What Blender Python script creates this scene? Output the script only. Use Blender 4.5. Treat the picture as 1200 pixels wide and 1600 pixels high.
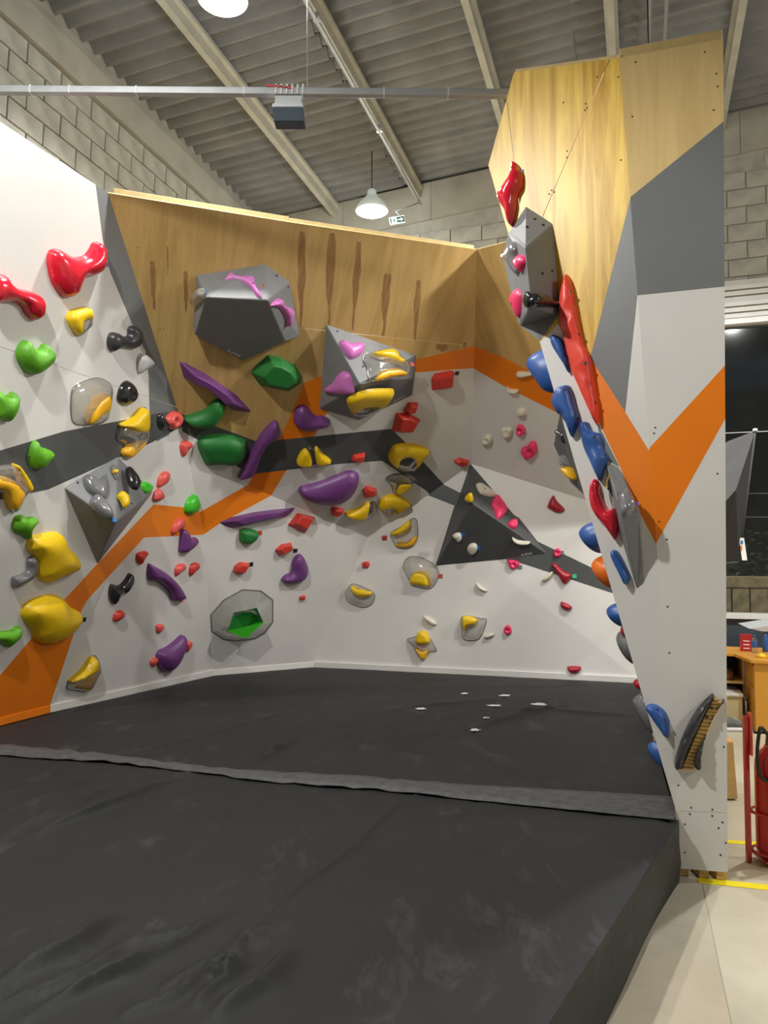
import bpy, bmesh, math, random
from mathutils import Vector, Matrix, noise
from mathutils.geometry import delaunay_2d_cdt
random.seed(7)
for o in list(bpy.data.objects): bpy.data.objects.remove(o, do_unlink=True)
scene = bpy.context.scene
COL = scene.collection
V = Vector
# ------------------------------------------------------------------ camera, world, exposure
FPX, HORIZON, CAM_Z = 1200.0, 865.0, 1.6
PITCH = math.atan((HORIZON - 800) / FPX)
cam_data = bpy.data.cameras.new('camera')
cam_data.sensor_fit = 'VERTICAL'; cam_data.sensor_height = 36.0; cam_data.sensor_width = 27.0
cam_data.lens = FPX / 1600 * 36.0; cam_data.clip_start = 0.05; cam_data.clip_end = 200
cam = bpy.data.objects.new('camera', cam_data); COL.objects.link(cam)
cam.location = (0, 0, CAM_Z); cam.rotation_euler = (math.pi / 2 + PITCH, 0, 0)
scene.camera = cam
world = bpy.data.worlds.new('night'); scene.world = world; world.use_nodes = True
wbg = world.node_tree.nodes['Background']
wbg.inputs[0].default_value = (0.55, 0.62, 0.75, 1); wbg.inputs[1].default_value = 0.2
vs = scene.view_settings
vs.view_transform = 'Standard'; vs.look = 'None'; vs.gamma = 1.0; vs.use_curve_mapping = False
vs.exposure = 0.0
LAMP_POWER = 41.0
# ------------------------------------------------------------------ sight geometry: pixel rays of the 1200x1600 photograph
CAM = V((0, 0, CAM_Z))
FW = V((0, math.cos(PITCH), math.sin(PITCH))); UP = V((0, -math.sin(PITCH), math.cos(PITCH))); RT = V((1, 0, 0))
def ray(u, v): return FW + RT * ((u - 600) / FPX) + UP * ((800 - v) / FPX)
def onz(u, v, z):
    d = ray(u, v); return CAM + d * ((z - CAM_Z) / d.z)
def ony(u, v, y):
    d = ray(u, v); return CAM + d * (y / d.y)
def proj(p):
    d = p - CAM; return 600 + FPX * d.dot(RT) / d.dot(FW), 800 - FPX * d.dot(UP) / d.dot(FW)
class Facet:
    def __init__(s, p, q=None, r=None, n=None, face=None):
        if n is None: n = (q - p).cross(r - p)
        n = n.normalized()
        if n.dot((face or CAM) - p) < 0: n = -n
        s.p, s.n = p.copy(), n
        ex = V((0, 0, 1)).cross(n)
        s.ex = ex.normalized() if ex.length > 1e-4 else V((1, 0, 0)); s.ey = n.cross(s.ex).normalized()
    def px(s, u, v, off=0.0):
        d = ray(u, v); return CAM + d * ((s.p + s.n * off - CAM).dot(s.n) / d.dot(s.n))
    def to2(s, P): d = P - s.p; return V((d.dot(s.ex), d.dot(s.ey)))
    def to3(s, q, h=0.0): return s.p + s.ex * q[0] + s.ey * q[1] + s.n * h
    def px2(s, u, v, off=0.0): return s.to2(s.px(u, v, off))
# ------------------------------------------------------------------ materials
def lin(c): return tuple(((x / 255) / 12.92 if x <= 10 else ((x / 255 + .055) / 1.055) ** 2.4) for x in c) + (1,)
MATS = {}
def newmat(name):
    m = bpy.data.materials.new(name); m.use_nodes = True; MATS[name] = m
    return m, m.node_tree, m.node_tree.nodes['Principled BSDF']
def N(nt, t, **kw):
    n = nt.nodes.new(t)
    for k, v in kw.items():
        if k in n.inputs: n.inputs[k].default_value = v
        else: setattr(n, k, v)
    return n
def plain(name, col, rough=.5, var=.06, nscale=6.0, bump=0.0, bscale=60.0, metal=0.0, spec=.5, coat=0.0, isrgb=True):
    m, nt, b = newmat(name)
    c = lin(col) if isrgb else tuple(col) + (1,)
    tc = N(nt, 'ShaderNodeTexCoord'); nz = N(nt, 'ShaderNodeTexNoise'); nz.inputs['Scale'].default_value = nscale; nz.inputs['Detail'].default_value = 5
    nt.links.new(tc.outputs['Object'], nz.inputs['Vector'])
    mr = N(nt, 'ShaderNodeMapRange'); mr.inputs[1].default_value = .3; mr.inputs[2].default_value = .7
    mr.inputs[3].default_value = 1 - var; mr.inputs[4].default_value = 1 + var
    nt.links.new(nz.outputs['Fac'], mr.inputs[0])
    mx = N(nt, 'ShaderNodeMix', data_type='RGBA', blend_type='MULTIPLY'); mx.inputs[0].default_value = 1
    mx.inputs[6].default_value = c; nt.links.new(mr.outputs[0], mx.inputs[7]); nt.links.new(mx.outputs[2], b.inputs['Base Color'])
    b.inputs['Roughness'].default_value = rough; b.inputs['Metallic'].default_value = metal
    b.inputs['Specular IOR Level'].default_value = spec; b.inputs['Coat Weight'].default_value = coat
    if bump:
        n2 = N(nt, 'ShaderNodeTexNoise'); n2.inputs['Scale'].default_value = bscale; n2.inputs['Detail'].default_value = 4
        nt.links.new(tc.outputs['Object'], n2.inputs['Vector'])
        bp = N(nt, 'ShaderNodeBump'); bp.inputs['Strength'].default_value = bump; bp.inputs['Distance'].default_value = .01
        nt.links.new(n2.outputs['Fac'], bp.inputs['Height']); nt.links.new(bp.outputs[0], b.inputs['Normal'])
    return m
def wood(name, c1, c2, rough=.45, angle=0.0, sx=7.0, sy=.55, coat=0.0):
    m, nt, b = newmat(name)
    tc = N(nt, 'ShaderNodeTexCoord'); mp = N(nt, 'ShaderNodeMapping'); mp.inputs['Rotation'].default_value = (0, 0, angle); mp.inputs['Scale'].default_value = (sx, sy, 1)
    nt.links.new(tc.outputs['UV'], mp.inputs['Vector'])
    nz = N(nt, 'ShaderNodeTexNoise'); nz.inputs['Scale'].default_value = 1.6; nz.inputs['Detail'].default_value = 7; nz.inputs['Roughness'].default_value = .6; nz.inputs['Distortion'].default_value = .9
    nt.links.new(mp.outputs[0], nz.inputs['Vector'])
    rp = N(nt, 'ShaderNodeValToRGB'); rp.color_ramp.elements[0].position = .36; rp.color_ramp.elements[1].position = .62
    rp.color_ramp.elements[0].color = tuple(c2) + (1,); rp.color_ramp.elements[1].color = tuple(c1) + (1,)
    nt.links.new(nz.outputs['Fac'], rp.inputs[0])
    n2 = N(nt, 'ShaderNodeTexNoise'); n2.inputs['Scale'].default_value = .9; n2.inputs['Detail'].default_value = 3
    nt.links.new(tc.outputs['UV'], n2.inputs['Vector'])
    mr = N(nt, 'ShaderNodeMapRange'); mr.inputs[1].default_value = .3; mr.inputs[2].default_value = .7; mr.inputs[3].default_value = .9; mr.inputs[4].default_value = 1.08
    nt.links.new(n2.outputs['Fac'], mr.inputs[0])
    mx = N(nt, 'ShaderNodeMix', data_type='RGBA', blend_type='MULTIPLY'); mx.inputs[0].default_value = 1
    nt.links.new(rp.outputs[0], mx.inputs[6]); nt.links.new(mr.outputs[0], mx.inputs[7]); nt.links.new(mx.outputs[2], b.inputs['Base Color'])
    b.inputs['Roughness'].default_value = rough; b.inputs['Coat Weight'].default_value = coat
    return m
def emit(name, col, s):
    m, nt, b = newmat(name)
    b.inputs['Base Color'].default_value = tuple(col) + (1,); b.inputs['Emission Color'].default_value = tuple(col) + (1,); b.inputs['Emission Strength'].default_value = s
    return m
def clear(name, tint, diff=.10, gloss=.16, dcol=(.55, .54, .5)):
    m, nt, b = newmat(name); nt.nodes.remove(b); out = nt.nodes['Material Output']
    tr = N(nt, 'ShaderNodeBsdfTransparent'); tr.inputs[0].default_value = tuple(tint) + (1,)
    gl = N(nt, 'ShaderNodeBsdfGlossy'); gl.inputs['Roughness'].default_value = .06
    df = N(nt, 'ShaderNodeBsdfDiffuse'); df.inputs[0].default_value = tuple(dcol) + (1,)
    lw = N(nt, 'ShaderNodeLayerWeight'); lw.inputs[0].default_value = .45
    mr = N(nt, 'ShaderNodeMapRange'); mr.inputs[3].default_value = gloss * .35; mr.inputs[4].default_value = min(1, gloss * 4)
    nt.links.new(lw.outputs['Facing'], mr.inputs[0])
    md_ = N(nt, 'ShaderNodeMapRange'); md_.inputs[3].default_value = diff * .6; md_.inputs[4].default_value = min(.9, diff * 5.5)
    nt.links.new(lw.outputs['Facing'], md_.inputs[0])
    m1 = N(nt, 'ShaderNodeMixShader'); nt.links.new(md_.outputs[0], m1.inputs[0])
    nt.links.new(tr.outputs[0], m1.inputs[1]); nt.links.new(df.outputs[0], m1.inputs[2])
    m2 = N(nt, 'ShaderNodeMixShader'); nt.links.new(mr.outputs[0], m2.inputs[0]); nt.links.new(m1.outputs[0], m2.inputs[1]); nt.links.new(gl.outputs[0], m2.inputs[2])
    nt.links.new(m2.outputs[0], out.inputs[0])
    return m
plain('white_paint', (.72, .70, .665), .42, .025, 3, .04, 90, isrgb=False)
plain('grey_paint', (.185, .19, .19), .42, .04, 3, isrgb=False)
plain('charcoal_paint', (.078, .082, .083), .4, .05, 3, isrgb=False)
plain('orange_paint', (.86, .215, .006), .42, .04, 3, isrgb=False)
wood('plywood', (.62, .415, .16), (.50, .32, .11), .45, 0, 5, .5)
wood('plywood_yellow', (.86, .58, .085), (.54, .28, .01), .4, .42, 9, .7)
wood('plywood_tan', (.74, .54, .24), (.64, .455, .19), .5, 0, 6, .5)
wood('wood_streak', (.30, .15, .055), (.40, .235, .09), .5, 0, 30, 2)
plain('ply_edge', (.58, .43, .19), .6, .1, 20, isrgb=False)
plain('timber', (.55, .36, .15), .6, .15, 12, isrgb=False)
plain('dark_gap', (.02, .02, .02), .9, isrgb=False)
plain('volume_grey', (.195, .20, .203), .55, .05, 8, .12, 220, isrgb=False)
plain('volume_dark', (.075, .078, .08), .5, .05, 8, .1, 220, isrgb=False)
plain('red', (.62, .012, .032), .18, .04, 5, coat=.4, isrgb=False)
plain('matte_red', (.60, .045, .03), .38, .05, 9, isrgb=False)
plain('coral', (.72, .10, .08), .4, .04, 9, isrgb=False)
plain('scarlet', (.80, .06, .035), .4, .08, 5, isrgb=False)
plain('dark_red', (.36, .01, .025), .35, .04, 9, isrgb=False)
plain('pink', (.78, .035, .135), .38, .04, 9, isrgb=False)
plain('violet_pink', (.60, .175, .50), .35, .04, 9, isrgb=False)
plain('purple', (.155, .045, .19), .4, .06, 7, isrgb=False)
plain('lime', (.095, .33, .008), .5, .1, 14, .25, 40, isrgb=False)
plain('green', (.016, .17, .03), .5, .06, 9, isrgb=False)
plain('bright_green', (.05, .52, .02), .4, .04, 9, isrgb=False)
plain('yellow', (.80, .52, .006), .4, .04, 6, isrgb=False)
plain('amber', (.82, .43, .012), .35, .04, 6, isrgb=False)
plain('blue', (.03, .10, .34), .4, .05, 9, isrgb=False)
plain('white_hold', (.66, .61, .50), .45, .05, 9, isrgb=False)
plain('pale_grey', (.50, .50, .49), .4, .05, 9, isrgb=False)
plain('black_hold', (.018, .018, .02), .16, .06, 9, coat=.5, isrgb=False)
plain('dark_hold', (.035, .036, .038), .35, .06, 9, isrgb=False)
plain('silver_hold', (.16, .16, .165), .2, .1, 9, coat=.5, isrgb=False)
plain('orange_hold', (.80, .17, .012), .4, .05, 9, isrgb=False)
clear('clear_resin', (.90, .90, .88))
clear('clear_grey', (.55, .55, .55), .16, .2, (.2, .2, .2))
clear('clear_rim', (.5, .5, .5), .25, .3, (.25, .25, .25))
clear('glass', (.93, .95, .95), 0.0, .14)
plain('bolt_steel', (.12, .12, .12), .35, metal=.9, isrgb=False)
plain('screw_dark', (.03, .025, .02), .6, isrgb=False)
for nm, c in dict(tag_blue=(30, 110, 190), tag_red=(205, 60, 45), tag_black=(25, 25, 28), tag_white=(225, 225, 225), tag_purple=(150, 110, 190), tag_green=(70, 190, 140), tag_grey=(110, 110, 115)).items():
    plain(nm, c, .6)
plain('block', (.43, .42, .375), .9, .22, 5, .5, 60, isrgb=False)
plain('mortar', (.40, .39, .355), .95, .15, 8, .4, 60, isrgb=False)
plain('concrete', (.40, .385, .335), .9, .14, 3, .25, 40, isrgb=False)
plain('purlin_concrete', (.44, .42, .355), .85, .14, 4, .2, 40, isrgb=False)
plain('fibre_cement', (.215, .218, .225), .85, .18, 2.2, .2, 40, isrgb=False)
plain('galvanised', (.42, .43, .44), .5, .08, 9, metal=.35, isrgb=False)
plain('enamel', (.75, .78, .76), .35, isrgb=False)
MATS['enamel'].node_tree.nodes['Principled BSDF'].inputs['Emission Color'].default_value = (.8, 1, .93, 1); MATS['enamel'].node_tree.nodes['Principled BSDF'].inputs['Emission Strength'].default_value = .18   # translucent bell lit from inside
plain('strap_red', (.62, .08, .08), .6, isrgb=False)
plain('housing_grey', (.48, .50, .50), .45, isrgb=False)
plain('housing_dark', (.06, .08, .10), .3, isrgb=False)
plain('sign_dark', (.02, .05, .035), .4, isrgb=False)
plain('print_white', (.85, .86, .84), .5, .0, isrgb=False)
plain('tape_yellow', (.86, .72, .01), .5, .05, 20, isrgb=False)
plain('extinguisher_red', (.42, .012, .018), .25, .03, coat=.3, isrgb=False)
plain('rubber', (.015, .015, .015), .5, isrgb=False)
wood('cabinet_wood', (.72, .36, .05), (.60, .28, .035), .35, 0, 3, .5)
plain('cream_board', (.70, .62, .38), .6, isrgb=False)
plain('white_plastic', (.75, .75, .73), .4, isrgb=False)
plain('dark_cloth', (.03, .03, .032), .8, isrgb=False)
plain('fabric_grey', (.06, .06, .062), .7, .08, isrgb=False)
plain('jar_brown', (.17, .08, .045), .25, isrgb=False)
plain('box_red', (.42, .02, .03), .5, isrgb=False)
plain('shoe_grey', (.13, .135, .12), .8, .3, 60, isrgb=False)
plain('shutter', (.66, .65, .62), .4, .03, isrgb=False)
plain('night_wall', (.06, .064, .066), .9, .3, 2, isrgb=False)
plain('fence_stone', (.26, .21, .13), .95, .35, 9, .6, 30, isrgb=False)
plain('leaf', (.02, .035, .012), .7, .5, 9, isrgb=False)
emit('lamp_glow', (1, 1, .98), 14.0)
emit('far_lamp', (1, .95, .8), 4.0)
# mat cover: black woven vinyl with chalk smudges
m, nt, b = newmat('mat_vinyl')
tc = N(nt, 'ShaderNodeTexCoord')
n1 = N(nt, 'ShaderNodeTexNoise'); n1.inputs['Scale'].default_value = 1.1; n1.inputs['Detail'].default_value = 6
n2 = N(nt, 'ShaderNodeTexNoise'); n2.inputs['Scale'].default_value = 5.5; n2.inputs['Detail'].default_value = 9; n2.inputs['Roughness'].default_value = .72; n2.inputs['Distortion'].default_value = .3
mpv = N(nt, 'ShaderNodeMapping'); mpv.inputs['Scale'].default_value = (1, .45, 1); mpv.inputs['Rotation'].default_value = (0, 0, .9)
nt.links.new(tc.outputs['Object'], n1.inputs['Vector']); nt.links.new(tc.outputs['Object'], mpv.inputs['Vector']); nt.links.new(mpv.outputs[0], n2.inputs['Vector'])
r1 = N(nt, 'ShaderNodeValToRGB'); r1.color_ramp.elements[0].color = (.016, .0165, .017, 1); r1.color_ramp.elements[1].color = (.025, .0255, .026, 1)
nt.links.new(n1.outputs['Fac'], r1.inputs[0])
r2 = N(nt, 'ShaderNodeValToRGB'); r2.color_ramp.elements[0].position = .56; r2.color_ramp.elements[1].position = .80; r2.color_ramp.elements[1].color = (.4, .4, .4, 1)
nt.links.new(n2.outputs['Fac'], r2.inputs[0])
mx = N(nt, 'ShaderNodeMix', data_type='RGBA'); mx.inputs[7].default_value = (.13, .13, .13, 1)
nt.links.new(r2.outputs[0], mx.inputs[0]); nt.links.new(r1.outputs[0], mx.inputs[6]); nt.links.new(mx.outputs[2], b.inputs['Base Color'])
b.inputs['Roughness'].default_value = .6; b.inputs['Specular IOR Level'].default_value = .25
wv = N(nt, 'ShaderNodeTexNoise'); wv.inputs['Scale'].default_value = 14; wv.inputs['Detail'].default_value = 5
nt.links.new(mpv.outputs[0], wv.inputs['Vector'])
bp = N(nt, 'ShaderNodeBump'); bp.inputs['Strength'].default_value = .25; bp.inputs['Distance'].default_value = .012
nt.links.new(wv.outputs['Fac'], bp.inputs['Height']); nt.links.new(bp.outputs[0], b.inputs['Normal'])
plain('chalk', (.72, .72, .70), .9, isrgb=False)
plain('strip_vinyl', (.07, .07, .071), .6, .3, 18, .5, 40, isrgb=False)
# floor concrete: cream, polished, stained
m, nt, b = newmat('floor_concrete')
tc = N(nt, 'ShaderNodeTexCoord')
n1 = N(nt, 'ShaderNodeTexNoise'); n1.inputs['Scale'].default_value = 1.6; n1.inputs['Detail'].default_value = 8; n1.inputs['Roughness'].default_value = .65
n2 = N(nt, 'ShaderNodeTexNoise'); n2.inputs['Scale'].default_value = .7; n2.inputs['Detail'].default_value = 4; n2.inputs['Distortion'].default_value = .8
nt.links.new(tc.outputs['Object'], n1.inputs['Vector']); nt.links.new(tc.outputs['Object'], n2.inputs['Vector'])
r1 = N(nt, 'ShaderNodeValToRGB'); r1.color_ramp.elements[0].position = .3; r1.color_ramp.elements[1].position = .7
r1.color_ramp.elements[0].color = (.43, .385, .285, 1); r1.color_ramp.elements[1].color = (.60, .55, .42, 1)
nt.links.new(n1.outputs['Fac'], r1.inputs[0])
r2 = N(nt, 'ShaderNodeValToRGB'); r2.color_ramp.elements[0].position = .58; r2.color_ramp.elements[1].position = .8; r2.color_ramp.elements[1].color = (.5, .5, .5, 1)
nt.links.new(n2.outputs['Fac'], r2.inputs[0])
mx = N(nt, 'ShaderNodeMix', data_type='RGBA'); mx.inputs[7].default_value = (.42, .27, .16, 1)
nt.links.new(r2.outputs[0], mx.inputs[0]); nt.links.new(r1.outputs[0], mx.inputs[6]); nt.links.new(mx.outputs[2], b.inputs['Base Color'])
b.inputs['Roughness'].default_value = .45
# ------------------------------------------------------------------ object helpers
def setp(o, label=None, cat=None, group=None, kind=None):
    if label: o['label'] = label
    if cat: o['category'] = cat
    if group: o['group'] = group
    if kind: o['kind'] = kind
    return o
def empty(name, loc=(0, 0, 0), parent=None):
    o = bpy.data.objects.new(name, None); o.empty_display_size = .05; COL.objects.link(o)
    if parent: o.parent = parent; o.location = V(loc) - (wloc(parent))
    else: o.location = loc
    return o
def wloc(o):
    p = V((0, 0, 0))
    while o is not None: p += o.location; o = o.parent
    return p
def mesh_obj(name, verts, faces, mats, parent=None, idx=None, smooth=False, uv=None, origin=None, bevel=0.0, seg=2):
    """verts in world space; the object's origin is put at their centre"""
    c = origin if origin is not None else sum(verts, V((0, 0, 0))) / len(verts)
    me = bpy.data.meshes.new(name); me.from_pydata([v - c for v in verts], [], faces); me.update()
    if isinstance(mats, str): mats = [mats]
    for k in mats: me.materials.append(MATS[k])
    if idx: me.polygons.foreach_set('material_index', idx)
    if smooth: me.polygons.foreach_set('use_smooth', [True] * len(me.polygons))
    if uv is not None:
        l = me.uv_layers.new(name='UVMap')
        for lp in me.loops: l.data[lp.index].uv = uv[lp.vertex_index]
    o = bpy.data.objects.new(name, me); COL.objects.link(o)
    if parent is not None: o.parent = parent; o.location = c - wloc(parent)
    else: o.location = c
    if bevel:
        b = o.modifiers.new('bevel', 'BEVEL'); b.width = bevel; b.segments = seg; b.limit_method = 'ANGLE'; b.angle_limit = .3
    return o
def share(src, name, world_loc, parent=None, rot=None):
    o = bpy.data.objects.new(name, src.data); COL.objects.link(o)
    if parent is not None: o.parent = parent; o.location = V(world_loc) - wloc(parent)
    else: o.location = world_loc
    o.rotation_euler = rot if rot is not None else src.rotation_euler
    for md in src.modifiers:
        if md.type == 'BEVEL':
            b = o.modifiers.new('bevel', 'BEVEL'); b.width = md.width; b.segments = md.segments; b.limit_method = 'ANGLE'; b.angle_limit = .3
    return o
def area2(p): return sum(p[i][0] * p[(i + 1) % len(p)][1] - p[(i + 1) % len(p)][0] * p[i][1] for i in range(len(p))) / 2
def ccw(p): return p if area2(p) > 0 else p[::-1]
BOXF = [(0, 3, 2, 1), (4, 5, 6, 7), (0, 1, 5, 4), (1, 2, 6, 5), (2, 3, 7, 6), (3, 0, 4, 7)]
def box_verts(c, ax, ay, az, sx, sy, sz):
    return [c + ax * (x * sx / 2) + ay * (y * sy / 2) + az * (z * sz / 2) for z in (-1, 1) for x, y in ((-1, -1), (1, -1), (1, 1), (-1, 1))]
X3, Y3, Z3 = V((1, 0, 0)), V((0, 1, 0)), V((0, 0, 1))
def box(name, c, s, mats, parent=None, ax=X3, ay=Y3, az=Z3, bevel=0.0, **kw):
    return mesh_obj(name, box_verts(V(c), ax, ay, az, *s), BOXF, mats, parent, bevel=bevel, **kw)
def prism(name, pts3, vec, mats, parent=None, bevel=0.0, **kw):
    n = len(pts3); vs_ = list(pts3) + [p + vec for p in pts3]
    nrm = V((0, 0, 0))
    for i in range(n): nrm += pts3[i].cross(pts3[(i + 1) % n])
    f = [tuple(range(n)), tuple(range(2 * n - 1, n - 1, -1))] + [(i, i + n, (i + 1) % n + n, (i + 1) % n) for i in range(n)]
    if nrm.dot(vec) > 0: f = [t[::-1] for t in f]
    return mesh_obj(name, vs_, f, mats, parent, bevel=bevel, **kw)
def tube_data(path, r, n=8, closed=False):
    vs_, fs = [], []; m_ = len(path); prev = None
    for i, p in enumerate(path):
        a = path[(i - 1) % m_] if closed or i > 0 else p; c = path[(i + 1) % m_] if closed or i < m_ - 1 else p
        t = (c - a).normalized()
        if prev is None: x = t.orthogonal().normalized()
        else:
            x = prev - t * prev.dot(t); x = x.normalized() if x.length > 1e-5 else t.orthogonal().normalized()
        prev = x; y = t.cross(x); rr = r[i] if isinstance(r, (list, tuple)) else r
        for k in range(n):
            g = 2 * math.pi * k / n; vs_.append(p + x * (rr * math.cos(g)) + y * (rr * math.sin(g)))
    for i in range(m_ if closed else m_ - 1):
        j = (i + 1) % m_
        for k in range(n): fs.append((i * n + k, i * n + (k + 1) % n, j * n + (k + 1) % n, j * n + k))
    if not closed: fs += [tuple(range(n - 1, -1, -1)), tuple(range((m_ - 1) * n, m_ * n))]
    return vs_, fs
def tube(name, path, r, mats, parent=None, n=8, closed=False, smooth=True):
    a, f = tube_data([V(p) for p in path], r, n, closed); return mesh_obj(name, a, f, mats, parent, smooth=smooth)
def lathe(name, c, prof, mats, parent=None, n=24, axis=Z3, smooth=True, idx=None):
    x = axis.orthogonal().normalized(); y = axis.cross(x); vs_, fs = [], []
    for r, z in prof:
        for k in range(n):
            g = 2 * math.pi * k / n; vs_.append(V(c) + axis * z + x * (max(r, 1e-4) * math.cos(g)) + y * (max(r, 1e-4) * math.sin(g)))
    for i in range(len(prof) - 1):
        for k in range(n): fs.append((i * n + k, i * n + (k + 1) % n, (i + 1) * n + (k + 1) % n, (i + 1) * n + k))
    fs += [tuple(range(n - 1, -1, -1)), tuple(range((len(prof) - 1) * n, len(prof) * n))]
    o = mesh_obj(name, vs_, fs, mats, parent, smooth=False)
    if smooth:
        for p in o.data.polygons: p.use_smooth = len(p.vertices) == 4
    return o
# ------------------------------------------------------------------ building frame (axis D runs along the purlins, A across)
D = V((.3162, .9487, 0)); A = V((.9487, -.3162, 0))
def fr(l, s, z): return A * l + D * s + Z3 * z
L_WALL, S_BACK, ROOF_Z, ROOF_K = -4.85, 9.27, 6.1, .07
TILT = .052      # the roof falls slightly towards the end wall
def roofz(l, s=None): return ROOF_Z + ROOF_K * (l - L_WALL) + (TILT * (S_BACK - s) if s is not None else 0)
DT = (D - Z3 * TILT).normalized()
MZ = .31          # top of the crash mat
TOP = 4.268       # top of the climbing walls
# ================================================================== THE SETTING
# floor: concrete slabs parted by a saw-cut joint
floor = setp(empty('floor'), 'cream polished concrete floor with a saw-cut joint', kind='structure')
j0, j1 = onz(1101, 1400, 0), onz(1143, 1600, 0); jd = (j1 - j0).normalized(); jn = V((jd.y, -jd.x, 0))
for sgn in (-1, 1):
    a = j0 - jd * 14 + jn * (sgn * .0015); b = j0 + jd * 10 + jn * (sgn * .0015); c = b + jn * (sgn * 14); d = a + jn * (sgn * 14)
    prism('floor_slab', [a, b, c, d], V((0, 0, -.12)), 'floor_concrete', floor)
prism('joint_filler', [j0 - jd * 14 - jn * .0012, j0 + jd * 10 - jn * .0012, j0 + jd * 10 + jn * .0012, j0 - jd * 14 + jn * .0012], V((0, 0, -.1)), 'concrete', floor).location.z -= .002
box('subfloor', (0, 0, -.16), (34, 34, .06), 'dark_gap', floor)
# ceiling: fibre-cement sheets on concrete purlins
ceiling = setp(empty('ceiling', fr(0, 4, 6.3)), 'grey corrugated fibre-cement roof on concrete purlins', kind='structure')
SH_S, SH_L, PITCHW = 1.06, 2.28, .177
sl = V((A.x, A.y, ROOF_K)).normalized()
def sheet_mesh(par, l0, s0, dz):
    nw = 6; per = 8; vs_, fs = [], []
    n = nw * per + 1
    for k in range(n):
        ds = k / (n - 1) * (SH_S + .06); h = .036 * math.cos(2 * math.pi * ds / PITCHW)
        for li, e in ((-.06, .012), (SH_L + .06, .0)):
            vs_.append(fr(l0 + li, s0 + ds, roofz(l0 + li, s0 + ds) + h + dz + e))
    for k in range(n - 1): fs.append((2 * k, 2 * k + 1, 2 * k + 3, 2 * k + 2))
    return mesh_obj('roof_sheet', vs_, fs, 'fibre_cement', par, smooth=True, origin=fr(l0, s0, roofz(l0, s0)))
proto = None
for i in range(6):
    for j in range(15):
        l0 = L_WALL - .3 + i * SH_L; s0 = S_BACK + .2 - (j + 1) * SH_S
        dz = .10 + .006 * ((i + j) % 2)
        if proto is None: proto = sheet_mesh(ceiling, l0, s0, dz)
        else: share(proto, 'roof_sheet', fr(l0, s0, roofz(l0, s0) + .006 * ((i + j) % 2)), ceiling)
for k in range(9):
    l = (-3.76, -2.62, -1.36, -.17, .95, 2.1, 3.25, 4.4, 5.55)[k]; z = roofz(l, -7) + .06
    prof = [(-.045, 0), (-.06, -.03), (-.06, -.065), (-.032, -.085), (-.032, -.19), (.032, -.19), (.032, -.085), (.06, -.065), (.06, -.03), (.045, 0)]
    prism('purlin', [fr(l + x, -7, z + y) for x, y in prof], DT * ((S_BACK + 7.05) / D.dot(DT)), 'purlin_concrete', ceiling)
# block walls of the hall
def block_wall(name, label, org, ax, nrm, width, z0, z1, zb0, zb1, x0, x1, topf=None):
    w = setp(empty(name, org), label, kind='structure')
    c = org + ax * (width / 2) - nrm * .115 + Z3 * ((z0 + z1) / 2)
    box('mortar_core', c, (width, .2, z1 - z0), 'mortar', w, ax=ax, ay=nrm)
    pr = None; row = 0; z = zb0
    while z < zb1 - .05:
        x = x0 - (.2 if row % 2 else 0)
        while x < x1:
            top = (topf(x + .2) if topf else 99)
            if z + .19 <= top:
                p = org + ax * (x + .195) + Z3 * (z + .095 + TILT * (16.27 - x) * 1.0) - nrm * (.012 + random.uniform(0, .006))
                if pr is None:
                    pr = box('concrete_block', p, (.388, .06, .188), 'block', w, ax=(ax - Z3 * TILT).normalized(), ay=nrm, az=(Z3 + ax * TILT).normalized(), bevel=.006)
                else: share(pr, 'concrete_block', p, w)
            x += .4
        z += .2; row += 1
    return w
wl = block_wall('wall_block_left', 'bare concrete block wall of the hall behind the white climbing wall', fr(L_WALL, -7, 0), D, A, 16.5, 0, 7.0, 4.1, 5.72, 10.6, 16.4)
RB = TILT * (S_BACK + 7)
prism('ring_beam', [fr(L_WALL - .1, -7, 5.72 + RB), fr(L_WALL + .05, -7, 5.72 + RB), fr(L_WALL + .05, -7, 6.02 + RB), fr(L_WALL + .02, -7, 6.14 + RB), fr(L_WALL - .1, -7, 6.14 + RB)], DT * ((S_BACK + 7.2) / D.dot(DT)), 'concrete', wl)
WIN0, WIN1, SILL, HEAD = .55, 6.0, .92, 4.18       # window on the right of the back wall (l range, sill and head heights)
wb = setp(empty('wall_block_back', fr(0, S_BACK, 0)), 'concrete block end wall of the hall above the climbing walls', kind='structure')
def wbox(n, l0, l1, z0, z1, m, par=wb, t=.2, off=.0): return box(n, fr((l0 + l1) / 2, S_BACK + t / 2 + off, (z0 + z1) / 2), (l1 - l0, t, z1 - z0), m, par, ax=A, ay=D)
wbox('mortar_core', L_WALL - .2, WIN0, 0, 6.3, 'mortar', off=.015)
wbox('mortar_core', WIN0, WIN1 + 4, HEAD, 6.7, 'mortar', off=.015)
wbox('mortar_core', WIN1, WIN1 + 4, 0, HEAD, 'mortar', off=.015)
wbox('parapet', WIN0, WIN1, 0, SILL - .02, 'housing_dark', off=.0)
pr = None
for row in range(9):
    z = 4.5 + row * .2; l = -4.8 - (.2 if row % 2 else 0)
    while l < 3.4:
        if z + .2 < roofz(l) - .42 and not (WIN0 - .4 < l and z < HEAD + .25):
            p = fr(l + .195, S_BACK + .02 + random.uniform(0, .006), z + .095)
            if pr is None: pr = box('concrete_block', p, (.388, .06, .188), 'block', wb, ax=A, ay=D, bevel=.006)
            else: share(pr, 'concrete_block', p, wb)
        l += .4
l = -4.85                                           # concrete lintel beam under the roof, cast in lengths
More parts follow.
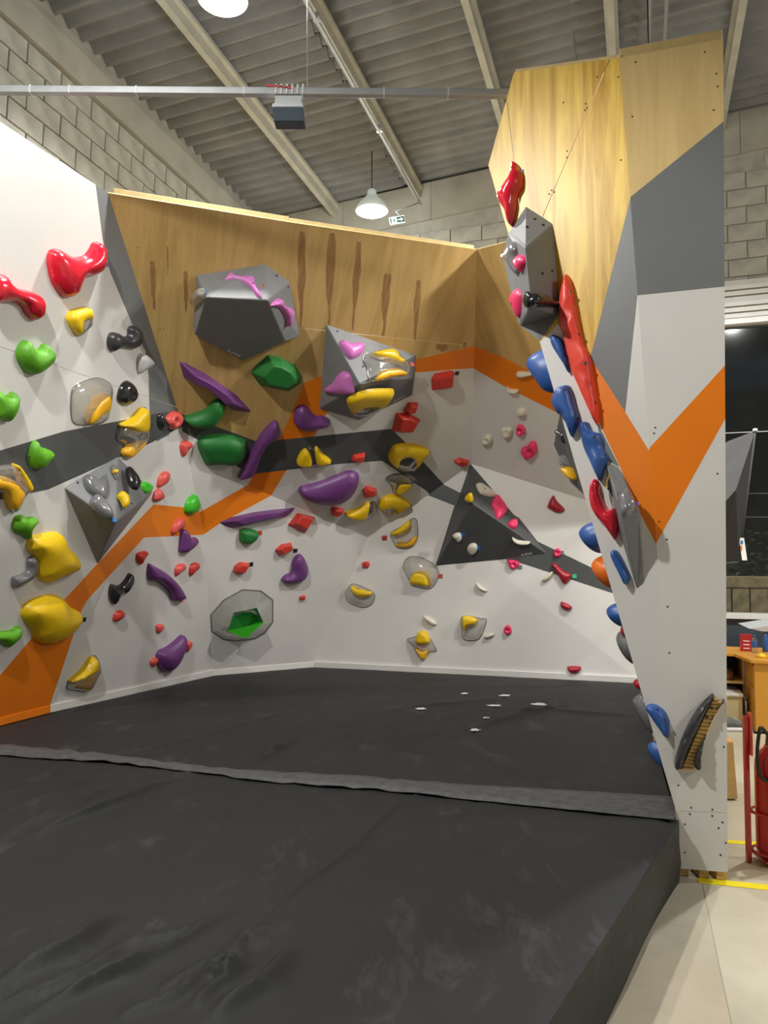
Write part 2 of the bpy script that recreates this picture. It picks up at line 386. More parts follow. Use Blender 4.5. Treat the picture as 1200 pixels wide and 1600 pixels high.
while l < 7:
    q = [fr(l, S_BACK - .03, roofz(l) - .42), fr(l + 1.195, S_BACK - .03, roofz(l + 1.2) - .42), fr(l + 1.195, S_BACK - .03, roofz(l + 1.2) + .06), fr(l, S_BACK - .03, roofz(l) + .06)]
    prism('lintel_beam', q, D * .16, 'concrete', wb); l += 1.2
for nm, lab, c, s in (('wall_far_right', 'plain concrete wall far to the right', fr(9.5, 1, 3.2), (.2, 18, 6.8)), ('wall_front', 'plain concrete wall behind the viewer', fr(2.5, -7.1, 3.2), (15, .2, 6.8))):
    setp(box(nm, c, s, 'concrete', None, ax=A, ay=D), lab, kind='structure')
# window with rolled shutter
win = setp(empty('window_1', fr((WIN0 + WIN1) / 2, S_BACK, SILL)), 'tall dark window beside the tower with a rolled white shutter above', kind='structure')
wbox('sill', WIN0, WIN1, SILL - .03, SILL + .02, 'white_plastic', win, .3, -.06)
wbox('head_rail', WIN0, WIN1, HEAD - .03, HEAD + .03, 'white_plastic', win, .1, -.06)
for k in range(7): wbox('shutter_slat', WIN0, WIN1, HEAD + .04 + k * .062, HEAD + .04 + k * .062 + .05, 'shutter', win, .05, -.05 - .018 * (k % 3))
mul = [WIN0, 2.3, 3.5, 4.7, WIN1]
for l in mul: wbox('mullion', l - .03, l + .03, SILL, HEAD, 'housing_dark', win, .07, .02)
for l0, l1 in zip(mul, mul[1:]):
    for z0, z1 in ((SILL + .02, 2.94), (2.955, HEAD - .03)): wbox('pane', l0 + .03, l1 - .03, z0, z1, 'glass', win, .008, .05)
    wbox('transom', l0 + .03, l1 - .03, 2.944, 2.951, 'housing_grey', win, .02, .04)
yl = setp(empty('yard_lamp', fr(2.6, S_BACK + .3, 4.5)), 'bulkhead lamp on the outside of the end wall above the window', 'lamp')
lathe('housing', fr(2.6, S_BACK + .3, 4.5), [(.09, 0), (.1, .02), (.07, .07), (.02, .09)], 'enamel', yl, 16)
yld = bpy.data.lights.new('yard_light', 'POINT'); yld.energy = 260; yld.shadow_soft_size = .08; yld.color = (1, .85, .6)
ylo = bpy.data.objects.new('yard_light', yld); COL.objects.link(ylo); ylo.parent = yl; ylo.location = (0, .12, -.12)
# night yard behind the window
yard = setp(box('yard_ground', fr(4, 16.5, .1), (30, 14, .1), 'night_wall', None, ax=A, ay=D), 'dark yard ground outside the window', kind='structure')
setp(box('wall_night_far', fr(4, 21, 3), (40, .2, 9), 'night_wall', None, ax=A, ay=D), 'dark building across the night yard', kind='structure')
fence = setp(empty('garden_fence', fr(2.5, 12.2, .15)), 'low weathered stone slab fence outside the window', 'fence')
for k in range(16): box('stone_slab', fr(.4 + k * .24, 12.2, .82), (.225, .09, .56), 'fence_stone', fence, ax=A, ay=D, bevel=.01)
box('coping', fr(2.2, 12.2, 1.19), (4.2, .12, .17), 'fence_stone', fence, ax=A, ay=D, bevel=.015)
box('plinth', fr(2.2, 12.2, .34), (4.2, .11, .38), 'fence_stone', fence, ax=A, ay=D, bevel=.015)
hv, hf = [], []
for k in range(900):
    c = fr(random.uniform(.2, 4.2), random.uniform(12.5, 13.2), 0) + Z3 * (1.2 + random.random() ** 1.5 * .75)
    a_ = V((random.gauss(0, 1), random.gauss(0, 1), random.gauss(0, 1))).normalized(); b_ = a_.orthogonal().normalized(); i = len(hv)
    hv += [c - a_ * .06, c + b_ * .025, c + a_ * .06, c - b_ * .025]; hf.append((i, i + 1, i + 2, i + 3))
hedge = setp(mesh_obj('hedge_leaves', hv, hf, 'leaf'), 'dark hedge leaves behind the stone fence', 'hedge', kind='stuff')
for z in (1.95, 2.4): setp(tube('overhead_wire', [fr(-1, 16, z + .4), fr(3, 16, z + .32), fr(8, 16, z + .42)], .012, 'galvanised'), ('lower' if z < 2 else 'upper') + ' thin wire crossing the night view outside the window', 'wire')
# ================================================================== CLIMBING WALLS
P = lambda *a: V(a)
b0, b75, b332, b490, b1000 = [onz(u, v, MZ) for u, v in ((0, 1132), (75, 1112), (332, 1049), (490, 1041), (1000, 1066))]
t0, t147, t178, t452, t745 = [onz(u, v, TOP) for u, v in ((0, 190), (147, 287), (178, 303), (452, 347), (745, 390))]
FB = Facet(b490, b1000, b490 + Z3)
c737 = FB.px(737, 725); c917 = FB.px(917, 782)
FM2 = Facet(t452, t745, c737)
FL1 = Facet(t0, t147, b0)
V402 = FM2.px(402, 690)

def line3(f, g, u):      # point of the crease of two facets seen at image column u
    d = f.n.cross(g.n).normalized()
    M = Matrix((f.n, g.n, d)); p = M.inverted() @ V((f.n.dot(f.p), g.n.dot(g.p), 0))
    lo, hi = -30., 30.; best = None
    for i in range(6001):
        q = p + d * (lo + (hi - lo) * i / 6000)
        if q.y < 2: continue
        e = abs(proj(q)[0] - u)
        if best is None or e < best[0]: best = (e, q)
    return best[1]
def triple(f, g, h):
    return Matrix((f.n, g.n, h.n)).inverted() @ V((f.n.dot(f.p), g.n.dot(g.p), h.n.dot(h.p)))
E3 = line3(FB, FM2, 575); FM3 = Facet(E3, FM2.px(400, 764), b490); V388 = FM2.px(391, 759.7)
b332 = triple(FM3, Facet(V((0, 0, MZ)), n=Z3), Facet(CAM, CAM + ray(332, 0), CAM + ray(332, 1600), face=CAM + X3))
print('E3', proj(E3), 'b332', proj(b332), 'V388', proj(V388), proj(V402))
FM1 = Facet(t452, t178, V402)
V283 = triple(FM1, FL1, Facet(CAM, CAM + ray(0, 645), CAM + ray(1200, 645), face=CAM + Z3))   # corner of left and middle wall
t178 = triple(FM1, FL1, Facet(V((0, 0, TOP)), n=Z3))
FB2 = Facet(t745, c737, c917)
K = FM3.px(318, 830)
L2a, L2b = Facet(b75, b332, K), Facet(b75, K, V283)
M4a, M4b = Facet(V283, V402, V388), Facet(V283, V388, K)
# tower
TR, T = onz(1130, 60, TOP), onz(968, 90, TOP)
FPL = Facet(TR, T, (onz(1137, 1361, .05) + onz(1062, 1357, .05)) / 2)
PA = FPL.px(1058, 1273); PBL, PBR = FPL.px(1062, 1357), FPL.px(1137, 1363)
dirF = V((-.84, .543, 0))
FT = Facet(T, PA, T + dirF)
P1, P2 = FT.px(803, 113), FT.px(763, 258)
def clip2(poly, a, b, off):       # keep the left side of a->b, cut off by off
    n = V((-(b - a).y, (b - a).x)).normalized(); out = []
    for i in range(len(poly)):
        p, q = poly[i], poly[(i + 1) % len(poly)]; dp, dq = (p - a).dot(n) - off, (q - a).dot(n) - off
        if dp >= 0: out.append(p)
        if dp * dq < 0: out.append(p + (q - p) * (dp / (dp - dq)))
    return out
def panel(parent, f, poly, base, paints=(), thick=.018, name='plywood_panel', label=None):
    """one sheet: poly = 2D outline in the facet; paints = [(material, pixel polygon)] cut into its face"""
    polys = [ccw([V((p[0], p[1])) for p in poly])]; mats = [base]
    for mname, pp in paints:
        polys.append(ccw([f.px2(u, v) for u, v in pp])); mats.append(mname)
    vs2, fcs = [], []
    for p in polys:
        fcs.append(list(range(len(vs2), len(vs2) + len(p)))); vs2 += p
    r = delaunay_2d_cdt(vs2, [], fcs, 1, 1e-5)
    rv, rf, ro = r[0], r[2], r[5]
    ml = []; faces = []; idx = []
    for fc, og in zip(rf, ro):
        if 0 not in og: continue
        k = mats[max(og)]
        if k not in ml: ml.append(k)
        faces.append(tuple(fc)); idx.append(ml.index(k))
    verts = [f.to3(q) for q in rv]; uv = [tuple(q) for q in rv]
    n0 = len(verts); op = polys[0]; m_ = len(op)
    if 'ply_edge' not in ml: ml.append('ply_edge')
    ei = ml.index('ply_edge')
    verts += [f.to3(q) for q in op] + [f.to3(q, -thick) for q in op]; uv += [tuple(q) for q in op] * 2
    for i in range(m_):
        j = (i + 1) % m_; faces.append((n0 + i, n0 + m_ + i, n0 + m_ + j, n0 + j)); idx.append(ei)
    faces.append(tuple(range(n0 + 2 * m_ - 1, n0 + m_ - 1, -1))); idx.append(ei)
    used = sorted({i for fc in faces for i in fc}); mp = {o: i for i, o in enumerate(used)}
    o = mesh_obj(name, [verts[i] for i in used], [tuple(mp[i] for i in fc) for fc in faces], ml, parent, idx, uv=[uv[i] for i in used])
    if label: o['label'] = label
    return o
def facet_panels(parent, f, pts3, base, paints=(), seams=(), gap=.0016, **kw):
    pieces = [ccw([f.to2(p) for p in pts3])]
    for (u0, v0), (u1, v1) in seams:
        a, b = f.px2(u0, v0), f.px2(u1, v1); nxt = []
        for pc in pieces:
            for aa, bb in ((a, b), (b, a)):
                c = clip2(pc, aa, bb, gap)
                if len(c) >= 3 and abs(area2(c)) > 1e-4: nxt.append(c)
        pieces = nxt
    return [panel(parent, f, pc, base, paints, **kw) for pc in pieces]
def ragged(u, v0, v1, w, lean=0.0):
    n = 9; L, R = [], []
    for i in range(n + 1):
        t = i / n; vv = v0 + (v1 - v0) * t; ww = w * (.35 + .65 * math.sin(math.pi * min(1, t * 1.15 + .12)) ** .5) if t < .95 else w * .3
        L.append((u + lean * t - ww / 2 + random.uniform(-1, 1) * w * .12, vv)); R.append((u + lean * t + ww / 2 + random.uniform(-1, 1) * w * .12, vv))
    return L + R[::-1]
ORANGE, CHAR, GREY, WHITE, PLY, STREAK = 'orange_paint', 'charcoal_paint', 'grey_paint', 'white_paint', 'plywood', 'wood_streak'
orange_left = [(-260, 1330), (0, 1055), (53, 993), (103, 934), (153, 880), (240, 788), (289, 793), (330, 797), (330, 835), (225, 840), (137, 937), (128, 952), (75, 1112), (40, 1230), (-260, 1400)]
stripe_left = [(-300, 790), (0, 704), (100, 674), (190, 657), (250, 645), (300, 640), (300, 660), (272, 673), (240, 690), (160, 727), (75, 765), (0, 781), (-300, 870)]
band_left = [(147, 270), (156, 340), (160, 372), (172, 425), (207, 507), (227, 548), (232, 585), (234, 660), (245, 690), (300, 660), (300, 600), (190, 280)]
wall_left = setp(empty('wall_left', b0), 'white overhanging climbing wall on the left with grey edge and orange stripe', kind='structure')
eL = FL1.px(-330, 40); eL = FL1.to3(FL1.to2(t0) + (FL1.to2(t0) - FL1.to2(t147)) * 1.6); bL = FL1.to3(FL1.to2(b0) + (FL1.to2(b0) - FL1.to2(b75)) * 2.6)
facet_panels(wall_left, FL1, [eL, t178, V283, b75, bL], WHITE, [(GREY, band_left), (CHAR, stripe_left), (ORANGE, orange_left)], [((80, 569), (232, 621)), ((-100, 570), (232, 571)), ((-60, 912), (300, 905)) , ((104, 674), (92, 755))][0:1])
for f, pts in ((L2a, [b75, b332, K]), (L2b, [b75, K, V283])):
    facet_panels(wall_left, f, pts, WHITE, [(CHAR, stripe_left), (ORANGE, orange_left)])
wall_mid = setp(empty('wall_middle', b490), 'steep overhanging plywood climbing wall in the middle', kind='structure')
seam_mid = ((218, 482), (505, 517)); seam_mid2 = ((448, 510), (741, 541))
streaks1 = [(STREAK, ragged(238, 408, 484, 9, 3)), (STREAK, ragged(290, 424, 488, 7, 1)), (STREAK, ragged(262, 385, 430, 3, 0))]
streaks2 = [(STREAK, ragged(472, 362, 512, 12, -2)), (STREAK, ragged(519, 364, 512, 13, -5)), (STREAK, ragged(561, 378, 516, 11, -10)), (STREAK, ragged(606, 428, 525, 12, -8)), (STREAK, ragged(654, 438, 532, 9, -6)), (STREAK, ragged(690, 538, 550, 20, 0)), (STREAK, ragged(726, 535, 545, 6, 0))]
facet_panels(wall_mid, FM1, [t178, t452, V402, V283], PLY, streaks1, [seam_mid])
orange_m2 = [(385, 765), (395, 742), (437, 687), (476, 598), (503, 588), (650, 562), (752, 538), (752, 576), (740, 575), (650, 582), (532, 606), (492, 680), (446, 737), (424, 774), (410, 785)]
white_m2 = [(380, 790), (446, 737), (492, 680), (532, 606), (650, 582), (740, 575), (760, 575), (760, 920), (560, 920), (380, 880), (370, 800)]
char_m2 = [(380, 690), (400, 691), (540, 677), (612, 670), (637, 695), (692, 755), (720, 775), (700, 800), (666, 767), (597, 720), (530, 725), (400, 740), (380, 740)]
white_low = [(380, 745), (400, 740), (446, 737), (424, 774), (560, 870), (380, 800)]
facet_panels(wall_mid, FM2, [t452, t745, c737, E3, V388, V402], PLY, streaks2 + [(WHITE, white_m2), (ORANGE, orange_m2), (CHAR, char_m2)], [seam_mid2])
orange_m3 = [(300, 808), (318, 797), (388, 757), (396, 742), (440, 745), (424, 774), (342, 819), (320, 834), (300, 835)]
char_m4 = [(270, 630), (410, 680), (410, 742), (400, 740), (372, 730), (307, 686), (275, 669), (262, 675)]
facet_panels(wall_mid, M4a, [V283, V402, V388], WHITE, [(CHAR, char_m4), (ORANGE, orange_m3)])
facet_panels(wall_mid, M4b, [V283, V388, K], WHITE, [(CHAR, char_m4), (ORANGE, orange_m3)])
facet_panels(wall_mid, FM3, [K, V388, E3, b490, b332], WHITE, [(ORANGE, orange_m3)], [((318, 834), (362, 834))][0:0])
wall_back = setp(empty('wall_back', b1000), 'lit white back climbing wall with charcoal stripe, steep shaded panel above', kind='structure')
char_b = [(664, 772), (691, 756), (717, 769), (760, 780), (811, 809), (840, 846), (935, 892), (1000, 924), (1000, 943), (960, 928), (820, 882), (790, 874), (681, 884), (710, 790)]
bR = FB.to3(FB.to2(b1000) + V((.55, 0)) * (1 if FB.to2(b1000).x > FB.to2(b490).x else -1)); cR = line3(FB, FB2, 1010)
facet_panels(wall_back, FB, [b490, bR, cR, c737, E3], WHITE, [(CHAR, char_b)])
tR = triple(FB2, Facet(V((0, 0, TOP)), n=Z3), Facet(CAM, CAM + ray(826, 300), CAM + ray(826, 900), face=b0))
orange_b2 = [(730, 538), (741, 541), (790, 560), (865, 600), (960, 660), (960, 700), (865, 642), (785, 602), (741, 576), (730, 573)]
white_b2 = [(700, 574), (741, 576), (785, 602), (865, 642), (1000, 724), (1040, 900), (700, 760)]
facet_panels(wall_back, FB2, [t745, tR, cR, c737], PLY, [(WHITE, white_b2), (ORANGE, orange_b2)])
# tower on the right: front plate, lit face, hidden far side
wall_right = setp(empty('wall_right', PBR), 'free-standing climbing tower on the right with yellow plywood top and orange chevron', kind='structure')
GY = [(980, 312), (1140, 182), (1140, 447), (992, 462)]
OR = [(1010, 704), (1012, 703), (1140, 563), (1140, 642), (1025, 850), (1020, 850)]
WH = [(970, 463), (992, 462), (1140, 447), (1150, 1400), (1040, 1400)]
facet_panels(wall_right, FPL, [TR, T, PA, PBL, PBR], 'plywood_tan', [(GREY, GY), (WHITE, WH), (ORANGE, OR)], [((1050, 1267), (1140, 1270))], gap=.0007)
wf = [(780, 530), (846, 533), (872, 506), (900, 560), (922, 560), (930, 640), (1009, 703), (1060, 780), (1100, 1300), (1040, 1300), (940, 1100)]
gf = [(922, 560), (985, 309), (1012, 296), (1012, 462), (996, 462), (977, 644)]
of = [(922, 559), (977, 644), (1014, 704), (1040, 704), (1046, 852), (1026, 852), (998, 798), (968, 728), (934, 656)]
wf2 = [(996, 462), (1020, 462), (1036, 705), (1014, 704), (977, 644)]
gf2 = [(931, 655), (968, 730), (946, 719)]
facet_panels(wall_right, FT, [T, P1, P2, PA], 'plywood_yellow', [(WHITE, wf), (GREY, gf), (ORANGE, of), (WHITE, wf2), (GREY, gf2)], [((790, 140), (803, 250)), ((945, 110), (845, 345))], gap=.0022)
back_dir = (ray(960, 800).normalized() + RT * .10).normalized()
G2, G1 = P2 + V((.62, 1.35, 0)), V((b1000.x + .12, b1000.y - .12, MZ))
FE = Facet(PA, P2, PA + (G1 - PA), face=V((-2, 6, 1)))
facet_panels(wall_right, Facet(PA, P2, G1, face=V((-2, 6, 1))), [PA, P2, G1], WHITE)
facet_panels(wall_right, Facet(P2, G2, G1, face=V((-2, 6, 1))), [P2, G2, G1], WHITE)
SR = PBR + V((.72, 1.72, 0)); SRt = TR + V((.72, 1.72, 0))
sidef = Facet(PBR, TR, SR, face=V((8, 2, 1)))
facet_panels(wall_right, sidef, [PBR, TR, SRt, SR], 'plywood_tan')
# cap boards
def cap(par, a, b, drop=.0, h=.045, t=.09, back=.02, m='ply_edge'):
    d = (b - a).normalized(); bk = V((-d.y, d.x, 0)); bk = bk if bk.y > 0 else -bk
    return box('cap_board', (a + b) / 2 + bk * (t / 2 + back) + Z3 * (h / 2 - drop), ((b - a).length, t, h), m, par, ax=d, ay=bk, az=d.cross(bk), bevel=.003)
cap(wall_mid, t178 + (t745 - t178) * .012, t452, 0, .055); cap(wall_mid, t452, t745 + (t452 - t745) * .01, 0, .045)
cap(wall_right, T, TR, 0, .07, .09, .03)
cap(wall_right, P1, T, 0, .03, .05, .02)
# feet under the front plate
for a_ in (.12, .55, .92):
    p = PBL.lerp(PBR, a_); box('foot_block', V((p.x, p.y + .08, .025)) + V((0, 0, .004)), (.05, .12, .05), 'timber', wall_right, bevel=.003)
# baseboards
for nm, lab, segs, m in (('baseboard_left', 'pale kick strip along the foot of the left climbing wall', [(FL1, bL, b75, None), (L2a, b75, b332, WHITE)], WHITE), ('baseboard_back', 'pale kick strip along the foot of the back climbing walls', [(FM3, b332, b490, WHITE), (FB, b490, bR, WHITE)], WHITE)):
    r_ = setp(empty(nm, segs[0][2]), lab, kind='structure')
    for f, a_, c_, mm in segs:
        kk = c_ + (b0 - b75) * 2.1; kk = c_ + (a_ - c_).normalized() * (kk - c_).length
        parts = [(a_, c_, WHITE)] if mm else [(a_, kk, WHITE), (kk, c_, ORANGE)]
        for p, q, m2 in parts:
            d = (q - p).normalized(); hn = V((f.n.x, f.n.y, 0)).normalized()
            box('kick_strip', (p + q) / 2 + hn * .012 + Z3 * .024, ((q - p).length, .03, .06), m2, r_, ax=d, ay=hn, bevel=.002)
# plate screws
scr = [(993, 97), (1101, 81), (1119, 115), (1121, 135), (1115, 172), (988, 182), (1022, 677), (1121, 740), (1042, 843), (1043, 948), (1046, 1020), (1131, 1167), (1060, 1227), (1080, 1262), (1113, 1265), (1078, 1272), (1113, 1275), (1070, 1288), (1129, 1285), (1123, 1294), (1134, 1317), (1070, 1332), (1126, 1336), (1024, 668), (1030, 815)]
sp = None
for u, v in scr:
    q = FPL.px(u, v, .0012)
    if sp is None: sp = lathe('screw', q, [(.0045, -.001), (.0045, .0012), (.003, .0016)], 'screw_dark', wall_right, 8, FPL.n)
    else: share(sp, 'screw', q, wall_right)
for par, f, lst in ((wall_right, FT, [(862, 297), (858, 303), (866, 300), (915, 162), (914, 172), (917, 168), (886, 236), (886, 246), (933, 120), (970, 250), (966, 120), (880, 160), (940, 800), (905, 545)]), (wall_mid, FM1, [(339, 564), (256, 513), (250, 515), (271, 585), (215, 387)])):
    sp = None
    for u, v in lst:
        q = f.px(u, v, .0012)
        if sp is None: sp = lathe('screw', q, [(.0045, -.001), (.0045, .0012), (.003, .0016)], 'screw_dark', par, 8, f.n)
        else: share(sp, 'screw', q, par)
# ================================================================== MATS
def mat_top(name, outline, label, wr, seed, edge=.012):
    """crash mat with wrinkled top, rounded rim and skirt; outline = world xy points"""
    rnd = random.Random(seed); out = ccw([V((p[0], p[1])) for p in outline])
    dense = []
    for i in range(len(out)):
        p, q = out[i], out[(i + 1) % len(out)]; n = max(2, int((q - p).length / .09))
        dense += [p.lerp(q, k / n) for k in range(n)]
    xs = [p.x for p in out]; ys = [p.y for p in out]
    def dist(p):
        best = 9
        for i in range(len(out)):
            a, b = out[i], out[(i + 1) % len(out)]; ab = b - a; t = max(0, min(1, (p - a).dot(ab) / ab.dot(ab))); best = min(best, (p - a - ab * t).length)
        return best
    def inside(p):
        c = False
        for i in range(len(out)):
            a, b = out[i], out[(i + 1) % len(out)]
            if (a.y > p.y) != (b.y > p.y) and p.x < (b.x - a.x) * (p.y - a.y) / (b.y - a.y) + a.x: c = not c
        return c
    pts = list(dense); st = .05; y = min(ys)
    while y < max(ys):
        x = min(xs)
        while x < max(xs):
            p = V((x + rnd.uniform(-.01, .01), y + rnd.uniform(-.01, .01)))
            if inside(p) and dist(p) > .035: pts.append(p)
            x += st
        y += st
    for (a, b, amp, w) in wr:          # finer points along the folds
        ab = b - a; nrm = V((ab.y, -ab.x)).normalized(); n = int(ab.length / .035)
        for k in range(n + 1):
            for o_ in (-2.2, -1.3, -.7, -.25, .25, .7, 1.3, 2.2):
                q = a + ab * (k / n) + nrm * (o_ * w)
                if inside(q) and dist(q) > .03: pts.append(q)
    nd = len(dense)
    r = delaunay_2d_cdt(pts, [], [list(range(nd))], 1, 1e-6)
    def hgt(p):
        d = dist(p); z = -edge * max(0, 1 - d / .07) ** 2
        for (a, b, amp, w) in wr:
            ab = b - a; t = (p - a).dot(ab) / ab.dot(ab)
            if -.05 < t < 1.05:
                dd = abs((p - a).cross(ab) if False else ((p - a).x * ab.y - (p - a).y * ab.x)) / ab.length
                side = ((p - a).x * ab.y - (p - a).y * ab.x) / ab.length + .015 * math.sin(t * 9)
                w2 = w * (1.5 if side > 0 else .75)
                z += 1.7 * amp * math.exp(-(side / w2) ** 2) * math.sin(math.pi * max(0, min(1, t))) ** .7
        z += .006 * noise.noise(V((p.x * 1.3, p.y * 1.3, seed))) + .004 * noise.noise(V(((p.x - p.y * .6) * 5, (p.x * .6 + p.y) * 1.6, seed + 9)))
        return MZ + z
    verts = [V((q.x, q.y, hgt(q))) for q in r[0]]; faces = [tuple(f) for f in r[2]]; k0 = len(verts)
    wob = lambda p: V((rnd.uniform(-.012, .012), rnd.uniform(-.008, .008)))
    for lev, z in enumerate((MZ - .0125, MZ * .62, MZ * .3, .002)):
        for i in range(nd):
            p = dense[i]; pv, nx = dense[i - 1], dense[(i + 1) % nd]; tn = (nx - pv).normalized(); on_ = V((tn.y, -tn.x))
            q = p + on_ * (0 if lev == 0 else .008 * math.sin(i * .37 + lev * 1.3) + (.0, .006, .012, -.012)[lev]); verts.append(V((q.x, q.y, z)))
    for i in range(nd):
        j = (i + 1) % nd
        for lev in range(3): faces.append((k0 + lev * nd + i, k0 + (lev + 1) * nd + i, k0 + (lev + 1) * nd + j, k0 + lev * nd + j))
    o = mesh_obj(name, verts, faces, 'mat_vinyl', None, smooth=True, origin=V((sum(xs) / len(xs), sum(ys) / len(ys), 0)))
    return setp(o, label, 'crash mat')
def mxy(u, v): p = onz(u, v, MZ); return V((p.x, p.y))
s0_, s1_ = onz(0, 1172, MZ), onz(1050, 1277, MZ); sdir = (s1_ - s0_).normalized()
seamL = s0_ - sdir * .55; cornR = onz(1061, 1278, MZ)
ed = (onz(900, 1527, MZ) - onz(1061, 1278, MZ)).normalized()
front = [cornR, cornR + ed * 5.4, fr(-4.5, -1.6, 0), fr(-4.56, seamL.dot(D) - .02, 0), seamL]
W = lambda u0, v0, u1, v1, amp, w: (mxy(u0, v0), mxy(u1, v1), amp, w)
wr_front = [W(0, 1540, 190, 1432, .03, .028), W(30, 1598, 380, 1420, .016, .02), W(-60, 1610, 250, 1450, .012, .02), W(240, 1560, 420, 1440, .014, .022), W(330, 1595, 470, 1480, .022, .026), W(0, 1310, 190, 1225, .02, .026), W(0, 1275, 160, 1210, .016, .022), W(60, 1300, 290, 1215, .014, .022), W(20, 1320, 300, 1205, .013, .018), W(-40, 1260, 120, 1200, .012, .02), W(300, 1580, 395, 1475, .014, .02), W(180, 1598, 330, 1520, .013, .02), W(345, 1530, 355, 1500, .025, .02), W(390, 1455, 640, 1245, .007, .012), W(640, 1245, 650, 1238, .005, .012), W(100, 1560, 260, 1480, .012, .018), W(200, 1480, 360, 1425, .010, .018)]
front_mat = mat_top('crash_mat', front, 'large black crash mat in the foreground with a long bare edge over the concrete floor', wr_front, 3)
back_poly = [cornR + V((-.01, .02, 0)), seamL + V((0, .02, 0)), V((bL.x + .03, bL.y, 0)), b75 + V((.02, -.02, 0)), b332 + V((.01, -.02, 0)), b490 + V((0, -.02, 0)), bR + V((-.1, -.03, 0)), G1 + V((-.15, 0, 0))]
sL = bL; t_ = (seamL.y - bL.y)
back_poly = [cornR + V((-.012, .012, 0)), seamL + V((0, .012, 0)), b75 + V((.02, -.02, 0)), b332 + V((.01, -.02, 0)), b490 + V((0, -.02, 0)), b1000 + V((-.02, -.02, 0))]
wr_back = [W(735, 1140, 860, 1100, .016, .04), W(380, 1190, 470, 1155, .016, .025), W(395, 1195, 440, 1165, .014, .02), W(600, 1110, 800, 1090, .012, .035), W(780, 1120, 900, 1100, .014, .03), W(200, 1180, 460, 1110, .008, .03), W(820, 1105, 1000, 1120, .01, .04)]
back_mat = mat_top('crash_mat', back_poly, 'black crash mat lying along the foot of the back climbing walls', wr_back, 5)
# joint strip over the gap between the two mats
sv, sf = [], []; nseg = 60
top_px = [(0, 1163), (45, 1166), (130, 1174), (330, 1197), (700, 1222), (1056, 1243)]; bot_px = [(0, 1180), (180, 1190), (400, 1218), (600, 1234), (1050, 1279)]
def interp(tab, u):
    for (a, b), (c, d) in zip(tab, tab[1:]):
        if u <= c: return b + (d - b) * (u - a) / (c - a)
    return tab[-1][1]
for i in range(nseg + 1):
    u = -60 + (1054 + 60) * i / nseg; rg = .0 if u > 600 else 1.6
    vt, vb = interp(top_px, max(0, u)) + random.uniform(-rg, rg), interp(bot_px, max(0, u)) + random.uniform(-rg, rg) * .6
    for k in range(4):
        p = onz(u, vt + (vb - vt) * k / 3, MZ + .012); p.z = MZ + (.006 if k in (0, 3) else .014) + random.uniform(0, .010 if u < 700 else .003); sv.append(p)
for i in range(nseg):
    for k in range(3): sf.append((4 * i + k, 4 * i + k + 1, 4 * i + k + 5, 4 * i + k + 4))
strip = mesh_obj('joint_strip', sv, sf, 'strip_vinyl', None, smooth=True)
sm = strip.modifiers.new('solid', 'SOLIDIFY'); sm.thickness = .003; sm.offset = -1
setp(strip, 'dull grey rumpled strip covering the joint between the two crash mats', 'mat strip')
# chalk marks on the mats: thin irregular crusts
def chalk(u, v, w, h, label):
    c = onz(u, v, MZ); vv, ff = [], []; pts = []
    n = 14
    for i in range(n):
        g = 2 * math.pi * i / n; rr = random.uniform(.45, 1.1); pts.append(onz(u + w / 2 * math.cos(g) * rr, v + h / 2 * math.sin(g) * rr, MZ + .0125))
    o = prism('chalk_mark', pts, V((0, 0, -.004)), 'chalk', None)
    return setp(o, label, 'chalk mark', 'chalk marks on the crash mats')
for u, v, w, h, lab in ((842, 1100, 26, 5, 'largest white chalk scuff on the back mat, right of the middle'), (790, 1086, 24, 2.5, 'thin white chalk scuff on the back mat nearest the back wall, right one'), (772, 1102, 28, 3, 'white chalk streak on the back mat left of the largest scuff'), (726, 1083, 14, 2.5, 'thin white chalk scuff on the back mat nearest the back wall, left one'), (657, 1107, 18, 3, 'short white chalk streak alone on the left of the chalky patch'), (742, 1140, 18, 4, 'white chalk scuff lowest in the chalky patch of the back mat'), (760, 1121, 12, 2, 'small chalk fleck in the middle of the chalky patch of the back mat')):
    chalk(u, v, w, h, lab)
# yellow floor tape
for pts, lab in (([(1090, 1371), (1290, 1391), (1290, 1400), (1092, 1379)], 'yellow tape line on the floor at the foot of the tower'), ([(1100, 1310), (1290, 1321), (1290, 1327), (1100, 1315)], 'yellow tape line on the floor behind the extinguisher stand')):
    setp(prism('floor_tape', [onz(u, v, .0025) for u, v in pts], V((0, 0, -.002)), 'tape_yellow'), lab, 'tape')
